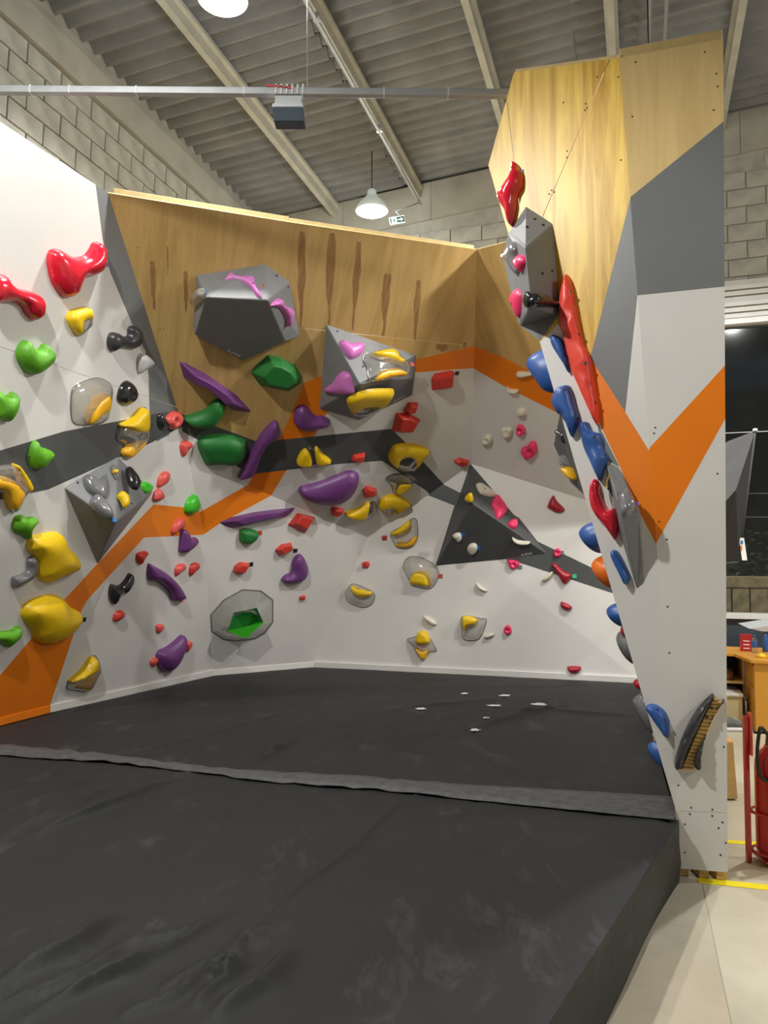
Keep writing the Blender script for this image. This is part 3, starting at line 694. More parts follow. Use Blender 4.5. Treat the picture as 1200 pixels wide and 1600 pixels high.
# ================================================================== LAMPS AND HALL FITTINGS
def pendant(l, s, label, z=5.3, at=None, k=1.0):
    c = at or fr(l, s, z); l, s = c.dot(A), c.dot(D); r_ = setp(empty('pendant_lamp', c), label, 'lamp', 'bell pendant lamps under the roof')
    R_ = .185
    lathe('shade', c, [(R_, 0), (R_ * 1.0, .012), (R_ * .93, .05), (R_ * .72, .10), (R_ * .45, .15), (R_ * .30, .19), (R_ * .27, .235), (R_ * .2, .25), (.012, .252)], 'enamel', r_, 28)
    lathe('diffuser', c, [(.01, -.035), (R_ * .6, -.03), (R_ * .9, -.014), (R_ * .97, -.003)], 'lamp_glow', r_, 28)
    tube('cord', [c + Z3 * .25, V((c.x, c.y, roofz(l, s) - .1))], .006, 'rubber', r_, 6)
    ld = bpy.data.lights.new('lamp_light', 'SPOT'); ld.energy = LAMP_POWER * 10 * k; ld.spot_size = math.radians(165); ld.spot_blend = .35; ld.shadow_soft_size = .07; ld.color = (1, .98, .945)
    lo = bpy.data.objects.new('lamp_light', ld); COL.objects.link(lo); lo.parent = r_; lo.location = (0, 0, -.14)
    pd = bpy.data.lights.new('lamp_spill', 'POINT'); pd.energy = LAMP_POWER * 0.9 * k; pd.shadow_soft_size = .1; pd.color = (.95, 1, .98)
    po = bpy.data.objects.new('lamp_spill', pd); COL.objects.link(po); po.parent = r_; po.location = (0, 0, -.16)
    return r_
pendant(-2.63, 4.35, 'bell pendant lamp cut off by the top edge of the picture', at=onz(348, 0, 5.72), k=.8)
pendant(-2.63, 7.64, 'small white bell pendant lamp hanging in front of the back block wall', at=onz(581, 330, 5.5))
pendant(-2.63, 1.6, 'bell pendant lamp hanging above the viewer in the left row', k=1.3)
pendant(1.4, 5.9, 'bell pendant lamp hidden behind the tower')
pendant(5.4, 5.9, 'bell pendant lamp above the desk on the far right')
pendant(5.4, 1.5, 'bell pendant lamp far right near the front')
pendant(.13, 6.25, 'bell pendant lamp close behind the top of the tower', z=5.0, k=.35)
# conduit with junctions
cz = lambda s: 5.86
cl = -2.45
cond = setp(empty('roof_conduit', fr(cl, 8.6, 5.8)), 'thin metal conduit running under the roof towards the exit sign', 'conduit')
tube('pipe', [fr(cl, -4, 5.82 + TILT * 12.75), fr(cl, 8.75, 5.82)], .016, 'galvanised', cond)
for s in (3.6, 5.6, 7.2): lathe('clip', fr(cl, s, 5.82 + TILT * (8.75 - s)), [(.03, -.01), (.03, .05), (.02, .06)], 'galvanised', cond, 10)
# steel rail with strapped floodlight
r0, r1 = ony(-220, 139.5, 4.72), ony(796, 147, 4.72)
rail = setp(empty('steel_rail', r1), 'long galvanised steel rail spanning from the left to the tower top', 'rail')
rd = (r1 - r0).normalized(); rb_ = Z3.cross(rd)
box('tube', (r0 + r1) / 2, ((r1 - r0).length, .045, .045), 'galvanised', rail, ax=rd, ay=rb_, az=rd.cross(rb_), bevel=.004)
for u in (49, 110, 214, 382, 600, 700):
    p = ony(u, 142, 4.72); p.z = r0.z + (r1.z - r0.z) * ((p - r0).length / (r1 - r0).length); box('cable_tie', p, (.006, .05, .05), 'white_plastic', rail)
w0 = ony(480, 140, 4.72); tube('hanger_wire', [w0 + Z3 * .02, V((w0.x, w0.y, 6.25))], .004, 'galvanised', rail, 6)
fl = empty('floodlight', ony(452, 150, 4.72)); setp(fl, 'boxy grey floodlight strapped under the steel rail', 'floodlight')
fc = ony(451, 168, 4.72); 
def loft(name, rects, m, par):     # rects: (centre, half width x, half depth y)
    vs_ = []; fs = []
    for c, hx, hy in rects: vs_ += [c + V((-hx, -hy, 0)), c + V((hx, -hy, 0)), c + V((hx, hy, 0)), c + V((-hx, hy, 0))]
    for i in range(len(rects) - 1):
        for k in range(4): fs.append((4 * i + k, 4 * i + (k + 1) % 4, 4 * i + 4 + (k + 1) % 4, 4 * i + 4 + k))
    fs += [(3, 2, 1, 0), tuple(range(4 * len(rects) - 4, 4 * len(rects)))]
    return mesh_obj(name, vs_, fs, m, par, bevel=.006)
zt = ony(451, 147, 4.72).z; zm = ony(451, 168, 4.72).z; zl = ony(451, 174, 4.72).z; zb = ony(451, 192, 4.72).z
cx = fc.x
loft('housing', [(V((cx, 4.74, zl)), .099, .07), (V((cx, 4.74, zm)), .097, .07), (V((cx, 4.75, zm + .012)), .086, .05), (V((cx, 4.75, zt - .015)), .084, .045)], 'housing_grey', fl)
loft('lens', [(V((cx + .006, 4.75, zb)), .096, .05), (V((cx, 4.735, zl - .001)), .1, .068)], 'housing_dark', fl)
for k in range(6): box('band', V((cx - .078 + k * .034, 4.72, zt + .02)), (.009, .056, .062), 'white_plastic', fl)
box('strap', V((cx - .06, 4.718, zt + .034)), (.16, .052, .012), 'strap_red', fl, ax=V((.99, 0, -.12)).normalized(), ay=Y3, az=V((.12, 0, .99)).normalized())
tube('clip_chain', [V((cx + .083, 4.71, zt + .02)), V((cx + .09, 4.70, zt - .02)), V((cx + .08, 4.71, zt - .05)), V((cx + .083, 4.72, zm + .01))], .005, 'galvanised', fl)
# exit sign
sc = fr(-2.5, 8.9, 0); sc.z = 0
es = ony(620.5, 344, 8.75)
sign = setp(empty('exit_sign', es), 'small dark exit sign with running figure and right arrow near the pendant lamp', 'sign')
sx, sz = V((.985, 0, .17)).normalized(), V((-.17, 0, .985)).normalized()
sgw, sgh = .178, .085
box('board', es, (sgw, .012, sgh), 'print_white', sign, ax=sx, ay=Y3, az=sz)
def sgn(pts, n, m, y): prism(n, [es + sx * (x * sgw) + sz * (z * sgh) + V((0, y, 0)) for x, z in pts], V((0, -.002, 0)), m, sign)
sgn([(-.02, -.4), (.47, -.4), (.47, .4), (-.02, .4)], 'panel', 'sign_dark', -.006)
sgn([(-.47, -.4), (-.36, -.4), (-.36, .4), (-.47, .4)], 'panel', 'sign_dark', -.006)
sgn([(.06, -.07), (.25, -.07), (.25, -.27), (.42, 0), (.25, .27), (.25, .07), (.06, .07)], 'arrow', 'print_white', -.008)
sgn([(-.29, .14), (-.2, .22), (-.13, .14), (-.05, .02), (-.07, -.02), (-.15, .05), (-.16, -.08), (-.08, -.2), (-.12, -.38), (-.16, -.36), (-.15, -.22), (-.22, -.14), (-.28, -.34), (-.34, -.34), (-.25, -.05), (-.23, .06), (-.29, .06)], 'running_figure', 'sign_dark', -.006)
sgn([(-.2, .25), (-.14, .25), (-.12, .32), (-.15, .4), (-.2, .38), (-.22, .31)], 'running_figure', 'sign_dark', -.006)
tube('bracket', [es + sx * .05 + sz * .045, es + V((-.02, 0, .10)), fr(cl, 8.7, 5.82)], .007, 'galvanised', sign)
# conduits along the roof behind the tower top
for l, lab in ((.16, 'left one of the thin conduits under the roof behind the tower top'), (.30, 'right one of the thin conduits under the roof behind the tower top')):
    setp(tube('roof_conduit', [fr(l, -3, roofz(l, -3) - .2), fr(l, S_BACK - .05, roofz(l, S_BACK) - .2)], .017, 'galvanised'), lab, 'conduit')
# ================================================================== HOLDS
CROPS = dict(C3=(0, 340, 4.0), C4=(0, 640, 3.2), C5=(240, 380, 4.0), C6=(480, 480, 4.0), C7=(200, 700, 3.529), C8=(520, 800, 2.4), D1=(660, 560, 4.0),
             D2=(750, 220, 5.714), D3=(800, 420, 5.332), D4=(840, 640, 5.0), D5=(900, 900, 4.212), PX=(0, 0, 1.0))
def cp(crop, pts):
    ox, oy, k = CROPS[crop]; return [(ox + x / k, oy + y / k) for x, y in pts]
def catmull(pts, n=4):
    out = []; m_ = len(pts)
    for i in range(m_):
        p0, p1, p2, p3 = pts[i - 1], pts[i], pts[(i + 1) % m_], pts[(i + 2) % m_]
        for k in range(n):
            t = k / n; t2, t3 = t * t, t * t * t
            out.append((p1 * 2 + (p2 - p0) * t + (p0 * 2 - p1 * 5 + p2 * 4 - p3) * t2 + (p1 * 3 - p0 - p2 * 3 + p3) * t3) * .5)
    return out
class Shape:
    """outline in facet plane with a rounded height field"""
    def __init__(s, out, h, round_=1.0, tilt=0.0, dish=None, ridge=0.0, groove=0.0):
        s.groove = groove; s.out = ccw(out); s.h, s.tilt, s.dish, s.ridge = h, tilt, dish, ridge
        s.c = sum(s.out, V((0, 0))) / len(s.out)
        xs = [p.x for p in s.out]; ys = [p.y for p in s.out]; s.bb = (min(xs), max(xs), min(ys), max(ys)); s.size = max(s.bb[1] - s.bb[0], s.bb[3] - s.bb[2])
        md = 0
        for i in range(13):
            for j in range(13):
                p = V((s.bb[0] + (s.bb[1] - s.bb[0]) * (i + .5) / 13, s.bb[2] + (s.bb[3] - s.bb[2]) * (j + .5) / 13))
                if s.inside(p): md = max(md, s.dist(p))
        s.md = max(md, s.size * .03); s.R = s.md * round_
    def inside(s, p):
        c = False; o = s.out
        for i in range(len(o)):
            a, b = o[i - 1], o[i]
            if (a.y > p.y) != (b.y > p.y) and p.x < (b.x - a.x) * (p.y - a.y) / (b.y - a.y) + a.x: c = not c
        return c
    def dist(s, p):
        best = 1e9; o = s.out
        for i in range(len(o)):
            a, b = o[i - 1], o[i]; dx, dy = b.x - a.x, b.y - a.y; L = dx * dx + dy * dy
            t = ((p.x - a.x) * dx + (p.y - a.y) * dy) / L if L > 0 else 0; t = 0 if t < 0 else 1 if t > 1 else t
            ex, ey = p.x - a.x - dx * t, p.y - a.y - dy * t; d2 = ex * ex + ey * ey
            if d2 < best: best = d2
        return math.sqrt(best)
    def hgt(s, p, d=None):
        d = s.dist(p) if d is None else d
        t = min(1, d / s.R); z = s.h * math.sqrt(max(0, 1 - (1 - t) ** 2))
        if s.tilt:
            k = (p.y - s.c.y) / max(1e-4, (s.bb[3] - s.bb[2]) / 2); z *= max(.25, 1 + s.tilt * k)
        if s.ridge: z *= 1 - s.ridge * max(0, 1 - abs(p.y - s.c.y) / (.35 * (s.bb[3] - s.bb[2])))
        if s.groove: z *= 1 - s.groove * math.exp(-((s.md * .95 - d) / (s.md * .45)) ** 2)
        if s.dish:
            q, r, dep = s.dish; z -= dep * s.h * math.exp(-((p - q).length / r) ** 2)
        return max(z, .002 if d > 1e-6 else 0)
def shape_mesh(name, f, sh, mat, parent=None, res=13, flat=False, origin=None):
    o = sh.out; pts = list(o); n = len(o)
    for off in (.06 * sh.R, .2 * sh.R, .42 * sh.R):
        for i in range(n):
            t = (o[(i + 1) % n] - o[i - 1]);
            if t.length < 1e-7: continue
            t = t.normalized(); q = o[i] + V((-t.y, t.x)) * off
            if sh.inside(q) and sh.dist(q) > off * .93: pts.append(q)
    st = max(sh.size / res, sh.md / 5)
    y = sh.bb[2] + st / 2; row = 0
    while y < sh.bb[3]:
        x = sh.bb[0] + (st / 2 if row % 2 else 0)
        while x < sh.bb[1]:
            q = V((x, y))
            if sh.inside(q) and sh.dist(q) > .5 * sh.R * .9: pts.append(q)
            x += st
        y += st * .87; row += 1
    r = delaunay_2d_cdt(pts, [], [list(range(n))], 1, 1e-7)
    verts = [f.to3(q, sh.hgt(q)) for q in r[0]]
    # boundary vertices stay on the wall
    for i in range(min(n, len(verts))): pass
    for k, q in enumerate(r[0]):
        if sh.dist(q) < 1e-5: verts[k] = f.to3(q, 0.0)
    return mesh_obj(name, verts, [tuple(t) for t in r[2]], mat, parent, smooth=not flat, origin=origin)
def block_mesh(name, f, out2, h, mat, parent=None, sc=.62, shift=(0, .12), origin=None, bevel=.01):
    """angular hold: base outline, smaller raised top"""
    o = ccw(out2); c = sum(o, V((0, 0))) / len(o); ys = [p.y for p in o]; xs = [p.x for p in o]
    sh = V((shift[0] * (max(xs) - min(xs)), shift[1] * (max(ys) - min(ys))))
    top = [c + (p - c) * sc + sh for p in o]; n = len(o)
    vs_ = [f.to3(p) for p in o] + [f.to3(p, h) for p in top]
    fs = [tuple(range(n, 2 * n))] + [(i, (i + 1) % n, n + (i + 1) % n, n + i) for i in range(n)]
    return mesh_obj(name, vs_, fs, mat, parent, origin=origin, bevel=bevel)
def bolt(f, q, h, parent):
    return lathe('bolt', f.to3(q, h - .002), [(.0085, 0), (.0085, .004), (.0045, .004), (.0045, -.004)], 'bolt_steel', parent, 10, f.n)
ALL_HOLDS = []
def outline2(f, crop, pts, h, smooth, lift=.35):
    o = [f.px2(u, v, h * lift) for u, v in cp(crop, pts)]
    return catmull(o) if smooth else o
def hold(label, f, crop, pts, h, mat, group, name='climbing_hold', prof='dome', smooth=True, rnd=1.0, tilt=0.0, dish=None, bolts=(), tags=(), insets=(), sc=.62, shift=(0, .12), ridge=0.0, groove=0.0, bodyname='body', cat='climbing hold'):
    out = outline2(f, crop, pts, h, smooth and prof == 'dome')
    c2 = sum(out, V((0, 0))) / len(out); org = f.to3(c2)
    many = bool(bolts or tags or insets)
    root = empty(name, org) if many else None
    dd = None
    if dish:
        q = f.px2(*cp(crop, [dish[0]])[0], h * .5); dd = (q, dish[1] / CROPS[crop][2] * (f.px(*cp(crop, [dish[0]])[0]) - CAM).length / FPX, dish[2])
    nm = bodyname if many else name
    if prof == 'dome':
        sh = Shape(out, h, rnd, tilt, dd, ridge, groove); o = shape_mesh(nm, f, sh, mat, root, origin=org)
        hz = sh.hgt
    else:
        o = block_mesh(nm, f, out, h, mat, root, sc, shift, origin=org); hz = lambda q: h
    if prof == 'dome' and mat.startswith('clear') and len(out) > 8:
        a_, fc_ = tube_data([f.to3(q, .004) for q in out], .0042, 6, True); mesh_obj('rim', a_, fc_, 'clear_rim', root, smooth=True)
    for b in bolts:
        q = f.px2(*cp(crop, [b])[0], h * .8); bolt(f, q, hz(q), root)
    for (x, y, tm) in tags:
        u, v = cp(crop, [(x, y)])[0]; q = f.px(u, v, .004); k = (q - CAM).length / FPX * 3.2
        box('tape_tag', q, (k * 2, k * 1.9, .004), tm, root, ax=f.ex, ay=f.ey, az=f.n)
    for it in insets:      # coloured grip pieces of two-part holds
        im, ipts, ih = it[0], it[1], it[2]; inm = it[3] if len(it) > 3 else 'grip'
        io = outline2(f, crop, ipts, ih, True, .55); ish = Shape(io, ih, .55); shape_mesh(inm, f, ish, im, root, res=10)
    r = root if many else o
    setp(r, label, cat, group); ALL_HOLDS.append(r)
    return r
def volume(label, f, crop, base, raised, faces, mat, logo=None, name='climbing_volume', bevel=.012, skirt=.004):
    vb_ = [f.px(*p) for p in cp(crop, base)]; vr = [f.px(*cp(crop, [p])[0], h) for p, h in raised]
    vs_ = vb_ + vr; root = empty(name, sum(vb_, V((0, 0, 0))) / len(vb_)); setp(root, label, 'climbing volume', 'grey climbing volumes')
    fs = []
    for fc in faces:
        nrm = V((0, 0, 0))
        for i in range(len(fc)): nrm += (vs_[fc[i]] - vs_[0]).cross(vs_[fc[(i + 1) % len(fc)]] - vs_[0])
        cen = sum((vs_[i] for i in fc), V((0, 0, 0))) / len(fc); inner = sum(vb_, V((0, 0, 0))) / len(vb_) - f.n * .05
        fs.append(tuple(fc) if nrm.dot(cen - inner) > 0 else tuple(fc[::-1]))
    mesh_obj('shell', vs_, fs, mat, root, bevel=bevel)
    return root, vs_
def facet_of(vs_, i, j, k): return Facet(vs_[i], vs_[j], vs_[k])
def logo(f, u0, v0, u1, v1, text, parent):
    cu = bpy.data.curves.new('logo_lettering', 'FONT'); cu.body = text; cu.extrude = .001
    to = bpy.data.objects.new('tmp', cu); COL.objects.link(to); bpy.context.view_layer.update()
    me = bpy.data.meshes.new_from_object(to.evaluated_get(bpy.context.evaluated_depsgraph_get())); bpy.data.objects.remove(to)
    a, b = f.px(u0, v0, .004), f.px(u1, v1, .004); ex = (b - a); w = max(v.co.x for v in me.vertices); s = ex.length / w; ex = ex.normalized(); ey = f.n.cross(ex)
    M = Matrix((ex * s, ey * s, f.n * s)).transposed().to_4x4(); M.translation = a - wloc(parent)
    me.materials.append(MATS['print_white']); o = bpy.data.objects.new('logo_lettering', me); COL.objects.link(o); o.parent = parent; o.matrix_local = M
    o['label'] = 'small white logo lettering'
    return o
def dots(f, crop, pts, parent):
    for p in pts: lathe('bolt_hole', f.px(*cp(crop, [p])[0], .002), [(.0085, -.004), (.0085, .001), (.006, .001)], 'dark_gap', parent, 8, f.n)
GL, GM, GB, GT = 'holds on the left climbing wall', 'holds on the steep middle wall', 'holds on the back wall', 'holds on the tower'
# ------------------------------------------------------------------ left wall
H = hold
H('glossy red kidney-shaped hold cut off by the left picture edge', FL1, 'C3', [(-70, 372), (30, 355), (70, 400), (120, 440), (200, 460), (260, 490), (283, 550), (270, 620), (225, 645), (180, 610), (150, 560), (110, 535), (40, 530), (-70, 545)], .10, 'red', GL)
H('large glossy red heart-like two-lobed hold high on the left wall', FL1, 'C3', [(318, 250), (335, 205), (380, 197), (430, 225), (480, 248), (540, 240), (575, 205), (600, 160), (635, 155), (665, 200), (662, 290), (640, 345), (590, 370), (540, 375), (515, 420), (490, 480), (450, 502), (400, 490), (345, 410), (320, 310)], .11, 'red', GL, tags=[(670, 292, 'tag_purple')])
H('small yellow hold with clear lower corner under the large red hold', FL1, 'C3', [(440, 625), (470, 580), (560, 562), (580, 600), (580, 670), (560, 700), (510, 742), (480, 720), (450, 670)], .07, 'clear_resin', GL, insets=[('yellow', [(440, 625), (470, 580), (560, 562), (580, 600), (575, 640), (520, 660), (512, 738), (480, 720), (450, 670)], .075)], bodyname='clear_base')
H('dark grey bow-tie hold on the edge of the grey band', FL1, 'C3', [(685, 770), (700, 725), (740, 720), (785, 745), (810, 735), (815, 690), (850, 678), (885, 710), (885, 780), (850, 820), (800, 815), (760, 815), (715, 840), (690, 815)], .08, 'dark_hold', GL, bolts=[(748, 790)])
H('small pale grey pointed hold below the dark bow-tie hold', FL1, 'C3', [(870, 900), (880, 860), (905, 850), (935, 870), (960, 905), (945, 935), (900, 960), (880, 975)], .08, 'pale_grey', GL)
H('glossy black egg-shaped hold right of the big clear hold', FL1, 'C3', [(745, 1110), (765, 1050), (805, 1020), (845, 1045), (865, 1095), (855, 1140), (820, 1170), (775, 1172), (748, 1145)], .07, 'black_hold', GL, dish=((832, 1108), 26, .7))
H('lime green bear-head hold with two bumps, upper of the green column', FL1, 'C3', [(120, 860), (135, 800), (170, 768), (200, 785), (215, 820), (260, 822), (280, 795), (310, 800), (340, 850), (335, 900), (290, 950), (230, 985), (180, 970), (140, 920)], .10, 'lime', GL, tags=[(347, 897, 'tag_white')])
H('lime green hold cut by the left picture edge above the charcoal stripe', FL1, 'C3', [(-50, 1100), (10, 1085), (35, 1110), (65, 1110), (90, 1090), (118, 1115), (120, 1160), (100, 1230), (60, 1280), (20, 1265), (-50, 1260)], .09, 'lime', GL)
H('big clear squarish hold with an amber half-moon grip', FL1, 'C3', [(460, 1110), (475, 1060), (540, 1025), (620, 1005), (680, 1025), (712, 1060), (710, 1130), (690, 1250), (640, 1290), (560, 1300), (480, 1290), (458, 1230)], .07, 'clear_resin', GL, insets=[('amber', [(560, 1290), (565, 1220), (600, 1150), (650, 1110), (685, 1110), (692, 1190), (640, 1240), (590, 1285)], .08)], bodyname='clear_base')
H('lime green heart-shaped hold on the charcoal stripe of the left wall', FL1, 'C3', [(190, 1490), (205, 1430), (235, 1395), (255, 1430), (280, 1440), (330, 1460), (338, 1490), (310, 1530), (270, 1570), (220, 1570), (200, 1540)], .08, 'lime', GL, bolts=[(213, 1503)])
H('clear hold with two yellow lips at the right end of the left charcoal stripe', FL1, 'C3', [(740, 1345), (770, 1298), (830, 1262), (870, 1220), (905, 1188), (932, 1205), (938, 1290), (935, 1380), (900, 1430), (835, 1502), (785, 1503), (772, 1470), (790, 1420), (745, 1390)], .07, 'clear_resin', GL, insets=[('yellow', [(765, 1300), (830, 1265), (870, 1220), (905, 1190), (930, 1205), (935, 1290), (920, 1340), (880, 1355), (820, 1330)], .09), ('amber', [(775, 1470), (800, 1430), (860, 1408), (925, 1395), (880, 1450), (830, 1500), (790, 1500)], .06)], bodyname='clear_base')
H('coral ring-shaped hold in the corner above the white apex', FL1, 'C3', [(1045, 1290), (1055, 1245), (1090, 1215), (1130, 1220), (1142, 1260), (1120, 1310), (1085, 1328), (1065, 1315)], .08, 'coral', GL, dish=((1095, 1270), 18, .7))
H('small dark glassy hold left of the coral ring hold', FL1, 'C3', [(990, 1270), (1000, 1230), (1025, 1240), (1050, 1270), (1058, 1305), (1030, 1325), (1000, 1312)], .05, 'black_hold', GL)
H('small coral drip-shaped hold below the coral ring hold', L2b, 'C5', [(170, 1270), (185, 1240), (230, 1238), (245, 1268), (215, 1300), (195, 1335), (180, 1320)], .05, 'coral', GL, bolts=[(212, 1278)])
H('clear and yellow hold cut by the left picture edge under the stripe', FL1, 'C4', [(-50, 290), (0, 285), (80, 280), (110, 300), (155, 370), (158, 410), (130, 440), (90, 512), (60, 500), (30, 430), (-50, 400)], .08, 'clear_resin', GL, insets=[('amber', [(-50, 330), (0, 335), (60, 345), (115, 400), (118, 440), (75, 510), (50, 480), (20, 410), (-50, 390)], .085), ('yellow', [(80, 282), (100, 285), (155, 370), (156, 405), (130, 412), (105, 360)], .08)], bodyname='clear_base')
H('small lime green hold above the upper big yellow hold', FL1, 'C4', [(72, 590), (85, 540), (120, 530), (140, 542), (180, 538), (190, 562), (160, 600), (155, 640), (140, 650), (115, 630), (88, 620)], .08, 'lime', GL)
H('black and silver bone-shaped hold left of the upper big yellow hold', FL1, 'C4', [(66, 850), (70, 892), (110, 880), (160, 850), (187, 800), (185, 750), (165, 735), (140, 755), (140, 800), (110, 825), (75, 835)], .06, 'silver_hold', GL)
H('upper big yellow pillow-shaped hold on the left wall', FL1, 'C4', [(150, 680), (165, 640), (230, 625), (290, 615), (325, 635), (350, 690), (390, 730), (405, 770), (390, 810), (340, 835), (300, 850), (250, 870), (205, 845), (195, 790), (180, 740), (155, 710)], .12, 'yellow', GL, rnd=.95)
H('lower big yellow pillow-shaped hold over the orange stripe', FL1, 'C4', [(125, 1020), (145, 975), (200, 945), (280, 928), (325, 945), (360, 985), (410, 1015), (410, 1060), (370, 1120), (310, 1160), (240, 1178), (190, 1155), (170, 1110), (135, 1060)], .13, 'yellow', GL, tags=[(422, 1050, 'tag_black')])
H('lime green hold cut by the left picture edge beside the orange stripe', FL1, 'C4', [(-40, 1125), (10, 1112), (60, 1105), (95, 1083), (110, 1100), (100, 1140), (60, 1180), (40, 1190), (0, 1165), (-40, 1160)], .07, 'lime', GL)
H('matte black hourglass hold right of the orange stripe', L2b, 'C4', [(550, 910), (560, 875), (600, 880), (630, 850), (650, 820), (670, 830), (668, 870), (645, 910), (625, 925), (608, 925), (590, 960), (570, 978), (552, 950)], .06, 'black_hold', GL, bolts=[(598, 915)])
H('small red hold below the matte black hourglass hold', L2b, 'C4', [(568, 1052), (580, 1015), (610, 1005), (625, 1020), (612, 1045), (585, 1062)], .045, 'matte_red', GL)
H('small red hold above right of the matte black hourglass hold', L2b, 'C4', [(685, 750), (690, 720), (730, 708), (742, 720), (725, 745), (708, 775), (695, 768)], .05, 'matte_red', GL)
H('yellow and clear wedge hold lowest on the left wall', L2b, 'C4', [(345, 1390), (360, 1350), (420, 1300), (475, 1235), (495, 1245), (510, 1300), (490, 1345), (450, 1412), (390, 1408), (350, 1402)], .08, 'clear_resin', GL, insets=[('yellow', [(358, 1365), (420, 1310), (475, 1238), (490, 1290), (470, 1320), (410, 1350)], .1), ('amber', [(400, 1372), (450, 1352), (490, 1332), (470, 1380), (440, 1410), (392, 1398)], .06)], bodyname='clear_base')
H('long arched purple hold in the lower left corner area', L2a, 'C4', [(745, 775), (762, 775), (830, 815), (890, 870), (927, 937), (900, 957), (870, 955), (850, 910), (800, 865), (746, 850)], .09, 'purple', GL, tags=[(908, 952, 'tag_red')])
H('small coral hold right of the long arched purple hold, left of a pair', L2a, 'C4', [(878, 800), (895, 775), (925, 772), (925, 800), (900, 820), (882, 832)], .05, 'coral', GL)
H('small coral hold in the corner, right of a pair beside the arched purple hold', L2a, 'C4', [(950, 800), (965, 770), (995, 768), (995, 795), (975, 815), (955, 832)], .05, 'matte_red', GL)
H('tiny coral hold above the purple teardrop hold', L2a, 'C4', [(783, 1085), (800, 1072), (822, 1080), (812, 1105), (790, 1120)], .04, 'coral', GL)
H('purple teardrop hold near the kick strip with coral holds at both ends', L2a, 'C4', [(790, 1250), (800, 1210), (840, 1190), (880, 1160), (915, 1130), (935, 1140), (932, 1180), (915, 1240), (880, 1295), (840, 1318), (810, 1300)], .10, 'purple', GL)
H('tiny coral hold at the left end of the purple teardrop hold', L2a, 'C4', [(753, 1265), (765, 1245), (790, 1240), (787, 1265), (765, 1288)], .04, 'coral', GL)
H('tiny coral hold at the right tip of the purple teardrop hold', L2a, 'C4', [(928, 1180), (945, 1155), (963, 1170), (955, 1190), (935, 1215)], .04, 'coral', GL)
H('small purple bell-shaped hold just under the orange stripe', L2b, 'C4', [(905, 680), (915, 610), (935, 602), (960, 640), (985, 640), (987, 665), (960, 700), (925, 720), (905, 710)], .09, 'purple', GL)
H('coral hook hold on the orange stripe above the purple bell-shaped hold', L2b, 'C4', [(860, 612), (875, 570), (900, 545), (920, 545), (927, 575), (912, 600), (895, 605), (872, 627)], .05, 'coral', GL)
H('glossy green leaf-shaped hold at the top of the orange stripe', L2b, 'C4', [(930, 490), (945, 450), (980, 425), (1000, 460), (1000, 490), (970, 525), (935, 520)], .07, 'bright_green', GL, tags=[(1014, 487, 'tag_red')])
H('upper coral hold of the touching pair right of the left volume', L2b, 'C4', [(790, 375), (800, 335), (825, 310), (848, 315), (848, 345), (835, 370), (812, 385), (796, 390)], .05, 'coral', GL)
H('lower coral hold of the touching pair right of the left volume', L2b, 'C4', [(768, 440), (780, 410), (800, 395), (822, 420), (820, 445), (790, 460), (770, 455)], .05, 'coral', GL)
vr, vv = volume('grey four-sided pyramid volume under the left charcoal stripe', FL1, 'C4', [(320, 390), (590, 236), (765, 412), (487, 772)], [((578, 566), .30)], [(4, 0, 1), (4, 1, 2), (4, 2, 3), (4, 3, 0)], 'volume_grey')
FV = facet_of(vv, 0, 1, 4)
dots(FV, 'C4', [(390, 365), (660, 470)], vr)
H('clear grey double-horned hold on the left volume', FV, 'C4', [(420, 350), (435, 320), (470, 330), (500, 345), (530, 320), (548, 370), (545, 420), (520, 450), (480, 430), (440, 400)], .06, 'silver_hold', GL)
H('silver grey elongated hold on the lower edge of the left volume', FV, 'C4', [(455, 450), (480, 420), (520, 440), (560, 490), (572, 530), (550, 545), (500, 515), (460, 480)], .06, 'silver_hold', GL, tags=[(572, 552, 'tag_blue')])
H('tiny clear hold with a yellow dot at the top of the left volume', FV, 'C4', [(555, 290), (570, 275), (590, 290), (597, 330), (582, 348), (562, 318)], .03, 'clear_resin', GL, insets=[('yellow', [(565, 300), (590, 300), (592, 316), (568, 318)], .034)], bodyname='clear_base')
H('glossy black oval hold at the right corner of the left volume', FV, 'C4', [(630, 300), (650, 282), (680, 310), (705, 350), (705, 385), (680, 398), (645, 370)], .05, 'black_hold', GL)
H('small yellow drop hold in the middle of the left volume', FV, 'C4', [(588, 430), (610, 405), (645, 430), (650, 470), (625, 487), (605, 455)], .045, 'yellow', GL)
H('small green ring hold on the right tip of the left volume', facet_of(vv, 1, 2, 4), 'C4', [(710, 370), (730, 358), (760, 380), (757, 410), (732, 417), (716, 395)], .04, 'bright_green', GL, dish=((737, 392), 12, .6))
# ------------------------------------------------------------------ middle wall
def _c5(x, y): return cp('C5', [(x, y)])[0]
fpl = Facet(FM1.px(*_c5(325, 335), .33), FM1.px(*_c5(715, 355), .33), FM1.px(*_c5(560, 738)))       # flat front face
q4, q6 = fpl.px(*_c5(825, 616)), fpl.px(*_c5(255, 572)); h4, h6 = (q4 - FM1.p).dot(FM1.n), (q6 - FM1.p).dot(FM1.n)
def _to5(p): u, v = proj(p); return ((u - 240) * 4, (v - 380) * 4)
v1, vv = volume('large grey six-sided volume high on the plywood wall', FM1, 'C5', [(268, 200), (695, 132), (850, 240), (915, 585), (560, 738), _to5(q4 - FM1.n * h4), _to5(q6 - FM1.n * h6)], [((325, 335), .33), ((715, 355), .33), ((825, 616), h4), ((255, 572), h6)], [(0, 1, 8, 7), (1, 2, 8), (2, 3, 9, 8), (7, 8, 9, 4, 10), (0, 7, 10), (0, 10, 6), (10, 4, 6), (4, 9, 5), (3, 5, 9)], 'volume_grey')
